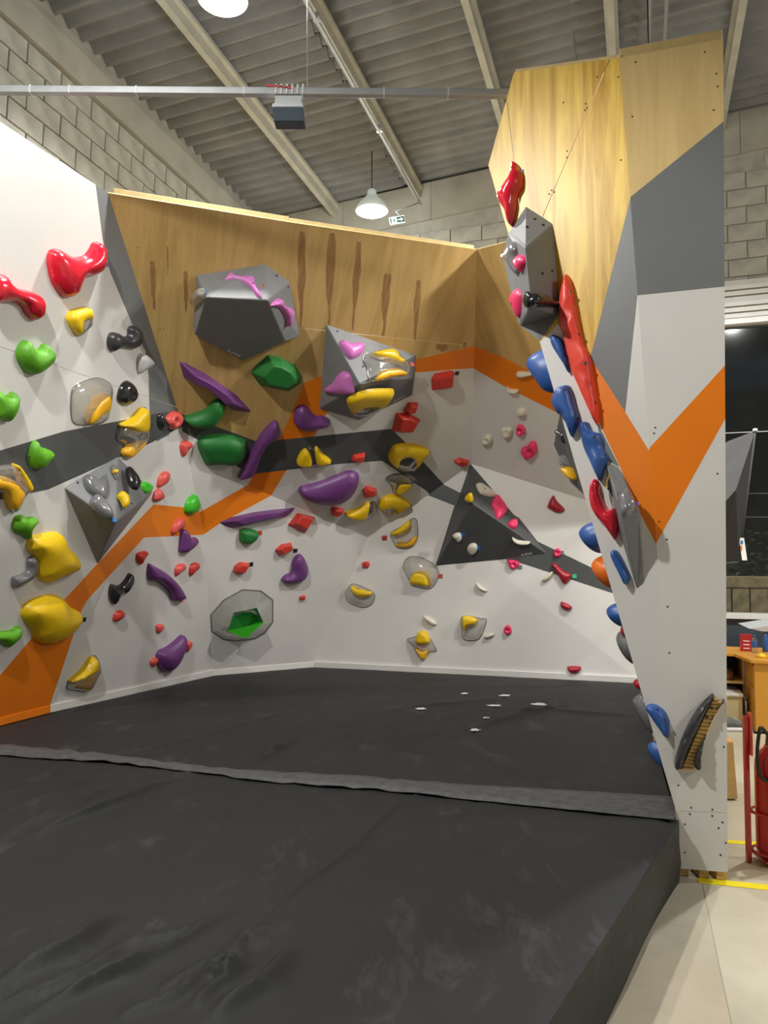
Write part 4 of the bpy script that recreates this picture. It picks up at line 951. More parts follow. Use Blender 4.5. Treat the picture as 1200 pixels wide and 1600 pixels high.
FVt, FVr, FVl, FVf = facet_of(vv, 0, 1, 8), facet_of(vv, 2, 3, 8), facet_of(vv, 0, 7, 10), fpl
dots(FVt, 'C5', [(668, 160), (770, 202), (295, 215), (405, 255)], v1); dots(FVr, 'C5', [(842, 275)], v1)
logo(FVf, 354, 549, 374, 558, 'R-SPAR', v1)
H('orchid pink bone-shaped hold on the top face of the large volume', FVt, 'C5', [(430, 245), (480, 182), (520, 205), (625, 210), (635, 250), (682, 340), (640, 325), (590, 275), (520, 245), (460, 248), (440, 258)], .06, 'violet_pink', GM, bolts=[(622, 253)], tags=[(677, 265, 'tag_red')])
H('orchid pink bone-shaped hold on the right face of the large volume', FVr, 'C5', [(740, 390), (790, 345), (815, 385), (865, 410), (862, 470), (850, 525), (835, 470), (800, 410), (765, 395)], .06, 'violet_pink', GM)
H('clear knob hold on the left edge of the large volume', FVl, 'C5', [(240, 385), (258, 310), (290, 275), (312, 300), (302, 345), (268, 382)], .07, 'clear_resin', GM, tags=[(325, 298, 'tag_blue')], insets=[('pale_grey', [(252, 350), (270, 315), (290, 300), (290, 335), (268, 365)], .05, 'core')], bodyname='clear_base')
H('long thin purple blade hold slanting across the plywood', FM1, 'C5', [(163, 752), (182, 752), (330, 830), (520, 960), (612, 1060), (600, 1068), (500, 1058), (400, 965), (300, 890), (190, 850)], .10, 'purple', GM, prof='block', sc=.55, shift=(-.02, .06))
H('large dark green rounded block hold below the large volume', FM2, 'C5', [(608, 825), (640, 780), (720, 712), (800, 730), (890, 780), (935, 850), (925, 890), (850, 942), (760, 925), (670, 905)], .13, 'green', GM, prof='block', sc=.6, shift=(0, .1))
H('dark green bean-shaped hold at the lower edge of the plywood', FM1, 'C5', [(190, 1100), (220, 1085), (320, 1050), (370, 1000), (410, 982), (445, 1010), (445, 1060), (400, 1130), (330, 1158), (250, 1150), (205, 1125)], .11, 'green', GM)
H('wide dark green barrel hold under the charcoal stripe', M4a, 'C5', [(270, 1250), (320, 1215), (450, 1208), (560, 1235), (582, 1260), (570, 1340), (510, 1390), (420, 1385), (325, 1385), (290, 1330)], .12, 'green', GM, rnd=.62)
H('purple bar hold standing upright across the charcoal stripe', FM2, 'C5', [(530, 1475), (560, 1400), (610, 1310), (660, 1220), (715, 1150), (770, 1118), (790, 1180), (780, 1220), (720, 1260), (680, 1330), (640, 1430), (620, 1455)], .10, 'purple', GM, rnd=.9, bolts=[(755, 1190)])
H('purple pear-shaped hold on the orange stripe below the second volume', FM2, 'C5', [(878, 1110), (890, 1045), (935, 1020), (975, 1045), (1010, 1085), (1060, 1090), (1105, 1115), (1090, 1150), (1030, 1165), (980, 1180), (920, 1170), (885, 1140)], .10, 'purple', GM)
H('dark hold with two yellow wings on the charcoal stripe', FM2, 'C5', [(895, 1375), (925, 1310), (985, 1275), (1030, 1280), (1070, 1335), (1118, 1372), (1085, 1392), (1000, 1405), (920, 1405)], .05, 'clear_grey', GM, insets=[('yellow', [(897, 1370), (920, 1320), (955, 1295), (990, 1330), (993, 1395), (940, 1405), (905, 1395)], .07), ('yellow', [(1005, 1310), (1020, 1278), (1060, 1325), (1115, 1370), (1080, 1385), (1020, 1390)], .07)], bodyname='dark_base')
v2, vv = volume('grey faceted wedge volume at the right end of the plywood', FM2, 'C6', [(118, 108), (680, 300), (672, 435), (655, 550), (325, 708), (78, 635)], [((330, 480), .40)], [(0, 1, 2, 6), (6, 2, 3, 4), (6, 4, 5), (0, 6, 5)], 'volume_grey')
F2t, F2l, F2b = facet_of(vv, 0, 1, 6), facet_of(vv, 0, 6, 5), facet_of(vv, 6, 3, 4)
dots(F2t, 'C6', [(190, 150), (350, 370)], v2)
logo(F2b, 616, 628, 634, 619, 'R-SPAR', v2)
H('orchid pink rounded triangle hold on the upper face of the wedge volume', F2t, 'C6', [(205, 225), (225, 200), (270, 220), (330, 215), (360, 235), (355, 275), (320, 305), (280, 320), (250, 295), (215, 250)], .06, 'violet_pink', GM)
H('orchid pink shark-fin hold on the left face of the wedge volume', F2l, 'C6', [(105, 510), (150, 475), (190, 420), (220, 405), (260, 425), (275, 480), (285, 540), (230, 548), (160, 545), (110, 530)], .06, 'violet_pink', GM)
H('clear box-like hold with two yellow lips on the wedge volume', F2t, 'C6', [(355, 330), (365, 290), (400, 280), (520, 257), (580, 290), (640, 350), (640, 410), (560, 435), (440, 455), (395, 450), (380, 380)], .06, 'clear_resin', GM, insets=[('yellow', [(415, 280), (520, 257), (560, 275), (580, 310), (612, 330), (600, 352), (540, 335), (450, 310)], .08), ('amber', [(430, 455), (450, 410), (500, 382), (570, 382), (630, 420), (560, 430), (450, 455)], .05)], tags=[(657, 357, 'tag_red')], bodyname='clear_base')
H('yellow arch hold on the underside of the wedge volume', F2b, 'C6', [(255, 605), (300, 565), (380, 535), (480, 528), (550, 535), (520, 590), (480, 635), (420, 668), (350, 690), (290, 678)], .05, 'clear_grey', GM, insets=[('yellow', [(255, 605), (300, 565), (380, 535), (480, 528), (550, 535), (520, 590), (480, 635), (420, 625), (350, 632), (310, 652), (288, 678)], .07)], bodyname='dark_base')
def B_(label, f, crop, pts, h=.06, m='matte_red', g=GM, **k): return hold(label, f, crop, pts, h, m, g, prof='block', **k)
B_('red blocky hold high at the right under the orange stripe', FM2, 'C6', [(780, 460), (800, 425), (900, 405), (925, 410), (918, 510), (860, 525), (785, 530)], .09, tags=[(936, 413, 'tag_black')])
B_('larger red blocky hold of the touching pair right of the wedge volume', FM2, 'C6', [(530, 785), (560, 670), (640, 672), (715, 715), (665, 795), (600, 797)], .09)
B_('smaller red blocky hold on top of the touching red pair', FM2, 'C6', [(600, 655), (635, 600), (700, 605), (680, 668), (620, 672)], .07)
H('big yellow arch hold with a dark pocket on the charcoal stripe', FM2, 'C6', [(512, 945), (530, 895), (570, 868), (680, 868), (768, 905), (740, 950), (685, 1020), (675, 1030), (620, 1036), (575, 1018), (530, 985)], .05, 'clear_grey', GM, insets=[('yellow', [(512, 945), (530, 895), (570, 868), (680, 868), (768, 905), (740, 950), (682, 1018), (682, 980), (650, 945), (600, 950), (578, 985), (573, 1015), (530, 985)], .08)], bodyname='dark_base')
B_('small red blocky hold at the lower edge of the charcoal stripe', FM2, 'C6', [(275, 960), (290, 930), (368, 915), (360, 970), (290, 975)], .06)
H('long purple whale-shaped hold under the charcoal stripe', FM2, 'C6', [(-52, 1160), (-30, 1130), (60, 1110), (180, 1065), (260, 1035), (320, 1050), (327, 1100), (290, 1180), (220, 1230), (130, 1243), (40, 1230), (-30, 1195)], .13, 'purple', GM)
B_('small red pentagon hold between purple whale hold and clear hold', FM2, 'C6', [(345, 1150), (375, 1120), (435, 1140), (440, 1180), (400, 1195), (360, 1198)], .06)
B_('small red hold touching the left tip of a yellow half-moon hold', FM2, 'C6', [(145, 1270), (160, 1252), (230, 1268), (235, 1290), (190, 1318), (155, 1310)], .06)
H('clear shaded hold with a square yellow grip below the yellow arch', FM2, 'C6', [(495, 1085), (520, 1055), (600, 1045), (660, 1060), (690, 1090), (640, 1140), (600, 1170), (545, 1170), (530, 1120)], .07, 'clear_grey', GM, insets=[('yellow', [(555, 1170), (560, 1110), (590, 1090), (655, 1095), (650, 1130), (600, 1165)], .08)], bodyname='clear_base')
H('yellow half-moon hold with a clear right end', FM2, 'C6', [(240, 1300), (320, 1270), (390, 1230), (425, 1225), (438, 1260), (420, 1300), (385, 1325), (340, 1337), (290, 1330)], .07, 'clear_grey', GM, insets=[('yellow', [(240, 1300), (320, 1270), (388, 1230), (393, 1260), (383, 1310), (340, 1335), (290, 1330)], .08)], bodyname='clear_base')
H('yellow crescent hold over a clear pocket right of the half-moon hold', FM2, 'C6', [(450, 1250), (480, 1200), (540, 1185), (600, 1200), (655, 1240), (620, 1262), (590, 1282), (530, 1310), (480, 1285)], .05, 'clear_grey', GM, insets=[('yellow', [(450, 1250), (480, 1200), (540, 1185), (600, 1200), (655, 1240), (620, 1260), (590, 1280), (545, 1305), (560, 1280), (530, 1260), (490, 1268), (468, 1280)], .08)], bodyname='clear_base')
H('clear hold with yellow upper and lower lips beside a tiny red square', FB, 'C6', [(515, 1420), (530, 1400), (600, 1360), (650, 1320), (680, 1330), (688, 1400), (680, 1460), (640, 1500), (570, 1505), (540, 1480)], .08, 'clear_resin', GB, insets=[('yellow', [(515, 1415), (560, 1385), (620, 1340), (645, 1330), (640, 1380), (590, 1420), (540, 1430)], .1), ('amber', [(550, 1490), (570, 1462), (620, 1465), (670, 1432), (685, 1442), (660, 1490), (600, 1505)], .06)], bodyname='clear_base')
B_('tiny red square hold left of a clear hold with two yellow lips', FB, 'C6', [(462, 1428), (495, 1425), (498, 1455), (468, 1462)], .04, g=GB)
B_('flat red diamond hold touching the tip of the triangular volume', FM2, 'C6', [(915, 968), (950, 945), (1020, 965), (1010, 985), (970, 1005), (935, 985)], .06)
H('long slim purple bar hold below the orange stripe', FM3, 'C7', [(507, 415), (580, 385), (700, 358), (800, 345), (930, 333), (880, 385), (800, 395), (700, 420), (580, 448), (540, 435)], .09, 'purple', GM, prof='block', sc=.6, shift=(0, .1))
H('small dark green block hold under the slim purple bar', FM3, 'C7', [(617, 490), (622, 455), (660, 446), (720, 465), (715, 500), (680, 530), (625, 525)], .08, 'green', GM, rnd=.7, tags=[(728, 468, 'tag_red')])
B_('large red diamond hold at the right end of the slim purple bar', FM3, 'C7', [(885, 430), (940, 362), (1040, 385), (985, 475)], .09)
B_('red blocky hold above the purple kidney hold', FM3, 'C7', [(813, 568), (850, 535), (905, 525), (918, 565), (840, 605)], .08, tags=[(923, 566, 'tag_black')])
B_('red blocky hold above the clear faceted dish', FM3, 'C7', [(582, 690), (590, 655), (620, 632), (680, 640), (650, 695), (610, 700)], .08, tags=[(679, 641, 'tag_black')])
H('purple kidney-shaped hold low on the middle wall', FM3, 'C7', [(850, 735), (870, 705), (905, 685), (910, 630), (940, 590), (970, 600), (995, 660), (990, 710), (950, 745), (890, 752)], .10, 'purple', GM)
B_('tiny red hold below the purple kidney hold', FM3, 'C7', [(945, 840), (948, 820), (980, 812), (980, 837)], .04)
# clear faceted dish with green core
dr = empty('climbing_hold', FM3.px(*cp('C7', [(630, 930)])[0])); setp(dr, 'large clear faceted dish-shaped hold with a green core', 'climbing hold', GM)
dout = [(460, 920), (530, 840), (630, 785), (730, 790), (795, 840), (795, 960), (750, 1020), (700, 1050), (600, 1062), (530, 1055), (465, 1010)]
din = [(560, 985), (590, 930), (640, 905), (680, 905), (710, 920), (720, 950), (715, 985), (690, 1005), (650, 1015), (600, 1015), (570, 1005)]
vo = [FM3.px(u, v, .0) for u, v in cp('C7', dout)]; vi = [FM3.px(u, v, .14) for u, v in cp('C7', din)]
mesh_obj('clear_dish', vo + vi, [(i, (i + 1) % 11, 11 + (i + 1) % 11, 11 + i) for i in range(11)], 'clear_resin', dr)
mo = mesh_obj('rim', [FM3.px(u, v, .004) for u, v in cp('C7', dout)] + [FM3.px(630 / 3.529 + 200 + (u - 630 / 3.529 - 200) * 1.04, 930 / 3.529 + 700 + (v - 930 / 3.529 - 700) * 1.04, .004) for u, v in cp('C7', dout)], [(i, (i + 1) % 11, 11 + (i + 1) % 11, 11 + i) for i in range(11)], 'clear_grey', dr)
g5 = [(550, 1010), (583, 908), (710, 882), (748, 965), (650, 1050)]
vg = [FM3.px(*cp('C7', [p])[0], h) for p, h in zip(g5, (.2, .13, .13, .2, .2))] + [FM3.px(*cp('C7', [(640, 992)])[0], .06), FM3.px(*cp('C7', [(715, 962)])[0], .06)]
mesh_obj('green_core', vg, [(0, 1, 2, 6, 5), (0, 5, 4), (5, 6, 4), (6, 3, 4), (2, 3, 6)], 'green', dr)
cp5 = [(552, 1010), (640, 995), (715, 963), (748, 965), (650, 1050)]
prism('green_lip', [FM3.px(*cp('C7', [p])[0], h) for p, h in zip(cp5, (.203, .065, .065, .203, .203))], V((0, 0, .006)), 'bright_green', dr)
# ------------------------------------------------------------------ back wall
B_('small red square hold alone on the shaded part of the back wall', FB, 'C8', [(107, 190), (130, 183), (138, 195), (131, 213), (108, 212)], .05, g=GB)
H('clear hold with a yellow top lip in the shaded corner of the back wall', FB, 'C8', [(45, 310), (70, 270), (130, 290), (155, 310), (145, 345), (110, 358), (60, 340)], .07, 'clear_resin', GB, insets=[('yellow', [(68, 275), (90, 285), (145, 300), (130, 318), (95, 318), (70, 300)], .085)], bodyname='clear_base')
H('clear fan-shaped hold with a yellow arch left of the triangular volume', FB, 'C8', [(262, 200), (285, 168), (340, 175), (385, 205), (395, 240), (365, 287), (300, 275), (272, 230)], .08, 'clear_resin', GB, insets=[('yellow', [(288, 270), (290, 240), (310, 222), (345, 225), (362, 250), (358, 283), (320, 276)], .085)], tags=[(404, 240, 'tag_red')], bodyname='clear_base')
H('thin white crescent crimp below the triangular volume', FB, 'C8', [(535, 268), (546, 270), (565, 286), (580, 294), (570, 300), (545, 290)], .04, 'white_hold', GB)
H('thin white crimp above the yellow star hold', FB, 'C8', [(340, 390), (370, 400), (390, 420), (375, 426), (350, 412)], .04, 'white_hold', GB)
H('clear star-shaped hold with yellow top and bottom points', FB, 'C8', [(278, 478), (310, 468), (335, 445), (360, 470), (388, 520), (360, 525), (340, 553), (318, 540), (300, 505)], .06, 'clear_resin', GB, insets=[('yellow', [(308, 490), (315, 455), (335, 445), (355, 460), (362, 490), (335, 500)], .08), ('amber', [(308, 508), (335, 520), (358, 518), (345, 550), (330, 553), (318, 535)], .06)], bodyname='clear_base')
H('clear squarish hold with a yellow upper left corner low on the back wall', FB, 'C8', [(480, 400), (500, 390), (555, 400), (575, 405), (560, 455), (540, 480), (490, 478), (482, 440)], .07, 'clear_resin', GB, insets=[('yellow', [(482, 400), (500, 390), (540, 402), (530, 425), (505, 430), (488, 448)], .085)], bodyname='clear_base')
H('small white crimp right of the clear squarish hold', FB, 'C8', [(565, 466), (585, 457), (605, 455), (600, 468), (575, 475)], .04, 'white_hold', GB)
H('small pink pocket hold lowest on the back wall', FB, 'C8', [(640, 440), (655, 423), (668, 435), (668, 455), (650, 462)], .05, 'pink', GB, dish=((655, 443), 7, .7))
H('crimson half-round hold just above the kick strip', FB, 'C8', [(880, 580), (928, 580), (925, 598), (908, 606), (885, 600)], .06, 'dark_red', GB)
H('white bar hold on the orange stripe of the back wall', FB2, 'D1', [(583, 100), (600, 85), (640, 88), (680, 88), (685, 105), (640, 118), (600, 120)], .05, 'white_hold', GB, tags=[(678, 97, 'tag_blue')])
H('white curved crimp at the lower edge of the orange stripe', FB2, 'D1', [(525, 180), (545, 194), (590, 198), (600, 206), (580, 220), (545, 213), (530, 200)], .05, 'white_hold', GB)
H('white rounded knob hold above the two pink holds', FB2, 'D1', [(585, 340), (600, 318), (630, 318), (645, 345), (630, 362), (600, 362)], .06, 'white_hold', GB)
H('white cup-shaped hold left of the upper pink hold', FB2, 'D1', [(492, 455), (500, 440), (550, 440), (560, 465), (545, 495), (510, 497), (495, 480)], .06, 'white_hold', GB, dish=((525, 462), 18, .5))
H('white disc hold nearest the shaded inner corner', FB2, 'D1', [(368, 520), (385, 490), (415, 482), (435, 510), (420, 540), (380, 543)], .06, 'white_hold', GB, dish=((398, 512), 14, .5))
H('upper pink pocket hold on the shaded panel', FB2, 'D1', [(583, 455), (590, 425), (615, 418), (640, 445), (640, 470), (612, 487), (590, 478)], .06, 'pink', GB, dish=((608, 452), 14, .8))
H('larger pink heart-shaped pocket hold on the shaded panel', FB2, 'D1', [(612, 585), (625, 560), (650, 555), (670, 530), (700, 525), (715, 560), (710, 600), (660, 637), (630, 620)], .07, 'pink', GB, dish=((668, 585), 18, .7))
v3, vv = volume('large charcoal three-sided volume on the back wall', FB, 'D1', [(300, 658), (780, 1222), (80, 1297)], [((312, 905), .34)], [(0, 3, 1), (3, 2, 1), (0, 2, 3)], 'volume_dark')
F3r, F3b, F3l = facet_of(vv, 0, 3, 1), facet_of(vv, 3, 2, 1), facet_of(vv, 0, 2, 3)
logo(F3b, 815, 869, 832, 866, 'R-SPAR', v3)
H('white almond hold on the upper edge of the charcoal volume', F3r, 'D1', [(340, 785), (360, 775), (400, 795), (465, 850), (440, 858), (390, 850), (360, 830)], .05, 'white_hold', GB, bolts=[(390, 818)])
H('tiny yellow cap hold on the peak of the charcoal volume', F3b, 'D1', [(262, 880), (290, 845), (310, 850), (316, 895), (290, 900)], .04, 'yellow', GB)
H('pink diamond pocket hold on the upper face of the charcoal volume', F3r, 'D1', [(435, 910), (465, 850), (490, 870), (530, 930), (528, 960), (480, 1000), (460, 970), (450, 930)], .06, 'pink', GB, dish=((490, 925), 18, .7))
H('small pink pocket hold at the right edge of the charcoal volume', F3r, 'D1', [(540, 1035), (550, 1010), (590, 1000), (597, 1045), (570, 1062)], .05, 'pink', GB, dish=((572, 1030), 14, .7))
H('small white chip hold on the charcoal volume, upper left of two', F3b, 'D1', [(187, 1110), (215, 1093), (240, 1100), (245, 1130), (225, 1152), (205, 1130)], .05, 'white_hold', GB, tags=[(251, 1103, 'tag_blue')])
H('small white round hold on the charcoal volume, lower right of two', F3b, 'D1', [(278, 1195), (295, 1165), (330, 1160), (345, 1185), (330, 1220), (300, 1228)], .05, 'white_hold', GB, tags=[(351, 1185, 'tag_blue')])
H('white crescent crimp near the right tip of the charcoal volume', F3b, 'D1', [(560, 1122), (600, 1140), (670, 1148), (660, 1162), (610, 1165), (575, 1150)], .05, 'white_hold', GB)
H('pink pocket hold at the lower edge of the charcoal volume', FB, 'D1', [(528, 1265), (550, 1255), (600, 1270), (600, 1300), (570, 1320), (545, 1310)], .06, 'pink', GB, tags=[(609, 1305, 'tag_grey')], dish=((570, 1290), 14, .6))
H('small pink ring hold on the charcoal stripe of the back wall', FB, 'D1', [(820, 1215), (840, 1185), (865, 1200), (862, 1235), (830, 1242)], .05, 'pink', GB, tags=[(870, 1215, 'tag_grey')], dish=((845, 1216), 12, .7))
H('white tooth-like hold touching the long crimson hold', FB, 'D1', [(745, 1390), (770, 1355), (815, 1330), (805, 1370), (770, 1393)], .045, 'white_hold', GB)
H('long crimson hold crossing the charcoal stripe', FB, 'D1', [(805, 1290), (830, 1280), (880, 1325), (932, 1350), (925, 1380), (885, 1412), (855, 1370), (820, 1320)], .06, 'dark_red', GB, tags=[(950, 1361, 'tag_green')])
H('crimson fin-shaped hold above the charcoal stripe of the back wall', FB, 'D1', [(780, 925), (815, 855), (840, 890), (890, 945), (850, 968), (800, 945)], .06, 'dark_red', GB, bolts=[(820, 915)])
H('small crimson bean hold below the charcoal stripe', FB, 'D1', [(862, 1535), (870, 1520), (920, 1540), (935, 1560), (910, 1578), (870, 1560)], .05, 'dark_red', GB)
# ------------------------------------------------------------------ tower face
H('glossy red ear-shaped hold highest on the tower', FT, 'D2', [(300, 178), (330, 200), (345, 240), (370, 280), (365, 400), (330, 470), (310, 600), (285, 720), (262, 745), (235, 715), (205, 610), (160, 540), (150, 480), (200, 400), (260, 300), (280, 200)], .09, 'red', GT, tags=[(368, 280, 'tag_blue')])
v4, vv = volume('grey boxy volume on the yellow plywood of the tower', FT, 'PX', [(822, 323), (864, 350), (875, 490), (844, 533), (811, 507), (785, 400), (795, 363)], [((820, 385), .27), ((830, 478), .25)], [(6, 0, 1, 7), (7, 1, 2, 8), (8, 2, 3, 4), (6, 7, 8, 4, 5)], 'volume_grey')
F4t, F4r, F4l = facet_of(vv, 0, 1, 7), facet_of(vv, 7, 1, 8), facet_of(vv, 6, 7, 8)
dots(F4t, 'D2', [(490, 695), (420, 765), (565, 748)], v4); dots(F4r, 'D2', [(560, 1183), (645, 1163)], v4)
H('clear and silver knob hold on the left side of the tower volume', F4l, 'D2', [(195, 1010), (240, 960), (270, 910), (290, 900), (312, 960), (312, 1040), (330, 1170), (310, 1185), (260, 1110), (215, 1070)], .05, 'silver_hold', GT)
H('upper pink hold on the left side of the tower volume', F4l, 'D2', [(310, 1050), (335, 1020), (375, 1030), (385, 1100), (360, 1175), (325, 1130)], .04, 'pink', GT, bolts=[(330, 1075)])
H('lower pink hold on the left side of the tower volume', F4l, 'D2', [(268, 1400), (292, 1335), (338, 1325), (358, 1400), (348, 1580), (312, 1535), (278, 1450)], .04, 'pink', GT, bolts=[(292, 1452)])
H('small black oval hold on the ridge of the tower volume', F4l, 'D2', [(390, 1400), (410, 1340), (435, 1370), (438, 1450), (420, 1500), (397, 1460)], .03, 'black_hold', GT)
H('long glossy black sausage hold at the foot of the tower volume', F4r, 'D2', [(460, 1400), (480, 1355), (560, 1370), (640, 1420), (705, 1430), (700, 1480), (600, 1480), (500, 1470), (465, 1440)], .05, 'black_hold', GT)
H('very long scarlet grooved horn hold running down the tower edge', FT, 'D3', [(452, 42), (490, 120), (515, 250), (545, 420), (585, 600), (640, 720), (670, 900), (710, 1150), (705, 1290), (690, 1285), (640, 1180), (560, 1000), (490, 830), (440, 620), (400, 450), (395, 280), (415, 150)], .085, 'scarlet', GT, rnd=.6, groove=.55, bolts=[(477, 187), (545, 537), (613, 785), (680, 1110)])
H('blue tongue hold left of the scarlet horn, uppermost on the white face', FT, 'D3', [(325, 580), (350, 548), (400, 575), (435, 640), (470, 800), (466, 862), (430, 800), (360, 690), (330, 630)], .06, 'blue', GT, rnd=.65)
H('blue lumpy hold with two bolt holes left of the scarlet horn tip', FT, 'D3', [(330, 1080), (370, 1000), (420, 970), (480, 980), (520, 1120), (552, 1250), (500, 1385), (480, 1380), (420, 1230), (380, 1210), (340, 1150)], .08, 'blue', GT, rnd=.65, bolts=[(435, 1005), (530, 1240)])
H('large blue two-stepped hold below the scarlet horn tip', FT, 'D4', [(325, 130), (350, 92), (390, 100), (420, 160), (480, 185), (500, 235), (505, 290), (520, 320), (545, 370), (520, 450), (485, 560), (450, 510), (400, 400), (345, 280)], .08, 'blue', GT, bolts=[(437, 208), (513, 350)], ridge=.35)
H('glossy red lizard-shaped hold beside the tall dark volume', FT, 'D4', [(400, 620), (415, 570), (440, 538), (475, 570), (490, 660), (540, 770), (600, 768), (625, 820), (630, 920), (600, 1018), (575, 990), (500, 890), (440, 820), (405, 730)], .08, 'red', GT)
H('blue finger hold left of the tip of the tall dark volume', FT, 'D4', [(570, 1130), (590, 1095), (630, 1120), (690, 1230), (718, 1310), (685, 1370), (650, 1310), (600, 1210)], .06, 'blue', GT, rnd=.65)
H('blue grooved hold low on the tower near the mat', FT, 'D5', [(458, 870), (480, 845), (540, 860), (600, 930), (603, 1070), (550, 1010), (500, 940)], .06, 'blue', GT, rnd=.65, bolts=[(532, 880), (580, 945)])
v5, vv = volume('tall narrow dark volume on the tower below the orange chevron', FT, 'D4', [(530, 400), (635, 455), (800, 785), (835, 1350), (775, 1402), (640, 960), (560, 690)], [((652, 815), .20), ((795, 800), .13)], [(0, 1, 2, 8, 7), (7, 8, 3, 4), (8, 2, 3), (0, 7, 4, 5, 6)], 'volume_grey', bevel=.006)
F5t, F5l = facet_of(vv, 0, 1, 7), facet_of(vv, 0, 7, 4)
H('clear silver block hold on top of the tall dark volume', F5t, 'D4', [(630, 675), (695, 607), (750, 680), (768, 755), (705, 810), (650, 785)], .05, 'silver_hold', GT, tags=[(778, 735, 'tag_purple')])
H('thin yellow-rimmed black hold on the left side of the tall dark volume', FT, 'D4', [(540, 600), (555, 510), (575, 505), (600, 640), (602, 715), (565, 650)], .03, 'black_hold', GT, insets=[('yellow', [(540, 600), (553, 512), (570, 505), (556, 560), (552, 630)], .034)], bodyname='dark_base')
# holds on the far side of the tower that stick out past its edge
FE2 = Facet(PA, P2, G1, face=V((-3, 6, 1)))
edge_dir = (P2 - PA).normalized(); back2 = FE2.n.cross(edge_dir); back2 = back2 if back2.y > 0 else -back2
def edge_pt(v):
    lo, hi = 0., 1.
    for _ in range(40):
        m_ = (lo + hi) / 2
        if proj(PA.lerp(P2, m_))[1] > v: lo = m_
        else: hi = m_
    return PA.lerp(P2, lo)
def edge_hold(label, va, vb_, prot, mat, depth=.16, off=.01, tip=.5, insets=None):
    a, b = edge_pt(va), edge_pt(vb_); h = prot / FPX * (a - CAM).length
    L = (a - b).length; c = (a + b) / 2 + back2 * (off + depth / 2); pts = []
    for k in range(14):
        g = 2 * math.pi * k / 14; pts.append(FE2.to2(c + edge_dir * (L / 2 * math.cos(g)) + back2 * (depth / 2 * math.sin(g) * (1 if math.cos(g) < 0 else 1 - tip * .3 * math.cos(g)))))
    sh = Shape(pts, h * .95, .8, .4); o = shape_mesh('climbing_hold', FE2, sh, mat, origin=FE2.to3(FE2.to2(c)))
    return setp(o, label, 'climbing hold', GT)
edge_hold('upper blue hold peeking past the tower edge below the tower volume', 538, 607, 26, 'blue')
edge_hold('blue hold peeking past the tower edge left of the lizard-shaped hold', 812, 862, 24, 'blue', .2)
edge_hold('orange hold peeking past the tower edge at the end of the back stripe', 866, 918, 20, 'orange_hold', .2)
edge_hold('blue hold peeking past the tower edge below the back stripe', 942, 980, 17, 'blue', .2)
edge_hold('crimson hold peeking past the tower edge under a blue hold', 979, 998, 5, 'dark_red', .15)
edge_hold('grey disc hold peeking past the tower edge, upper of two', 984, 1040, 15, 'silver_hold', .2)
edge_hold('crimson hold at the tower edge just above the mat line', 1062, 1080, 8, 'dark_red', .12)
edge_hold('grey disc hold peeking past the tower edge, lower of two', 1084, 1150, 15, 'silver_hold', .14)
edge_hold('lowest blue hold at the tower edge near the joint strip', 1160, 1202, 13, 'blue', .1)
# dark volume on the hidden side
va, vb2 = edge_pt(642), edge_pt(764); vc = edge_pt(676)
ve = [va + back2 * .02, vb2 + back2 * .02, vb2 + back2 * .4, va + back2 * .4]; apx = vc + back2 * .2 + FE2.n * (26 / FPX * (vc - CAM).length) ; apx2 = edge_pt(740) + back2 * .2 + FE2.n * (17 / FPX * (vc - CAM).length)
vr6 = setp(empty('climbing_volume', (va + vb2) / 2), 'dark volume peeking past the tower edge beside the blue lumpy hold', 'climbing volume', 'grey climbing volumes')
mesh_obj('shell', ve + [apx, apx2], [(0, 1, 5, 4), (1, 2, 5), (2, 3, 4, 5), (3, 0, 4)], 'volume_dark', vr6, bevel=.006)
hv_ = edge_pt(735) + FE2.n * (20 / FPX * (vc - CAM).length) + back2 * .12
eh = setp(empty('climbing_hold', hv_), 'amber and clear hold under the dark volume peeking past the tower edge', 'climbing hold', GT)
fq = Facet(hv_, n=(FE2.n * .6 - back2 * .8))
shape_mesh('grip', fq, Shape(catmull([fq.px2(u, v) for u, v in cp('D4', [(205, 455), (255, 445), (290, 480), (318, 548), (270, 545), (230, 510)])]), .05), 'amber', eh, 9)
shape_mesh('clear_base', fq, Shape(catmull([fq.px2(u, v) for u, v in cp('D4', [(182, 380), (205, 355), (245, 400), (270, 450), (240, 455), (200, 440)])]), .05), 'clear_resin', eh, 9)
hs = apx + V((.01, -.02, -.01))
fq2 = Facet(hs, n=(FE2.n * .7 - back2 * .7))
setp(shape_mesh('climbing_hold', fq2, Shape(catmull([fq2.px2(u, v) for u, v in cp('D4', [(150, 165), (180, 155), (235, 185), (248, 270), (205, 245), (170, 205)])]), .04), 'black_hold', None, 9), 'glossy black hold on the dark volume peeking past the tower edge', 'climbing hold', GT)
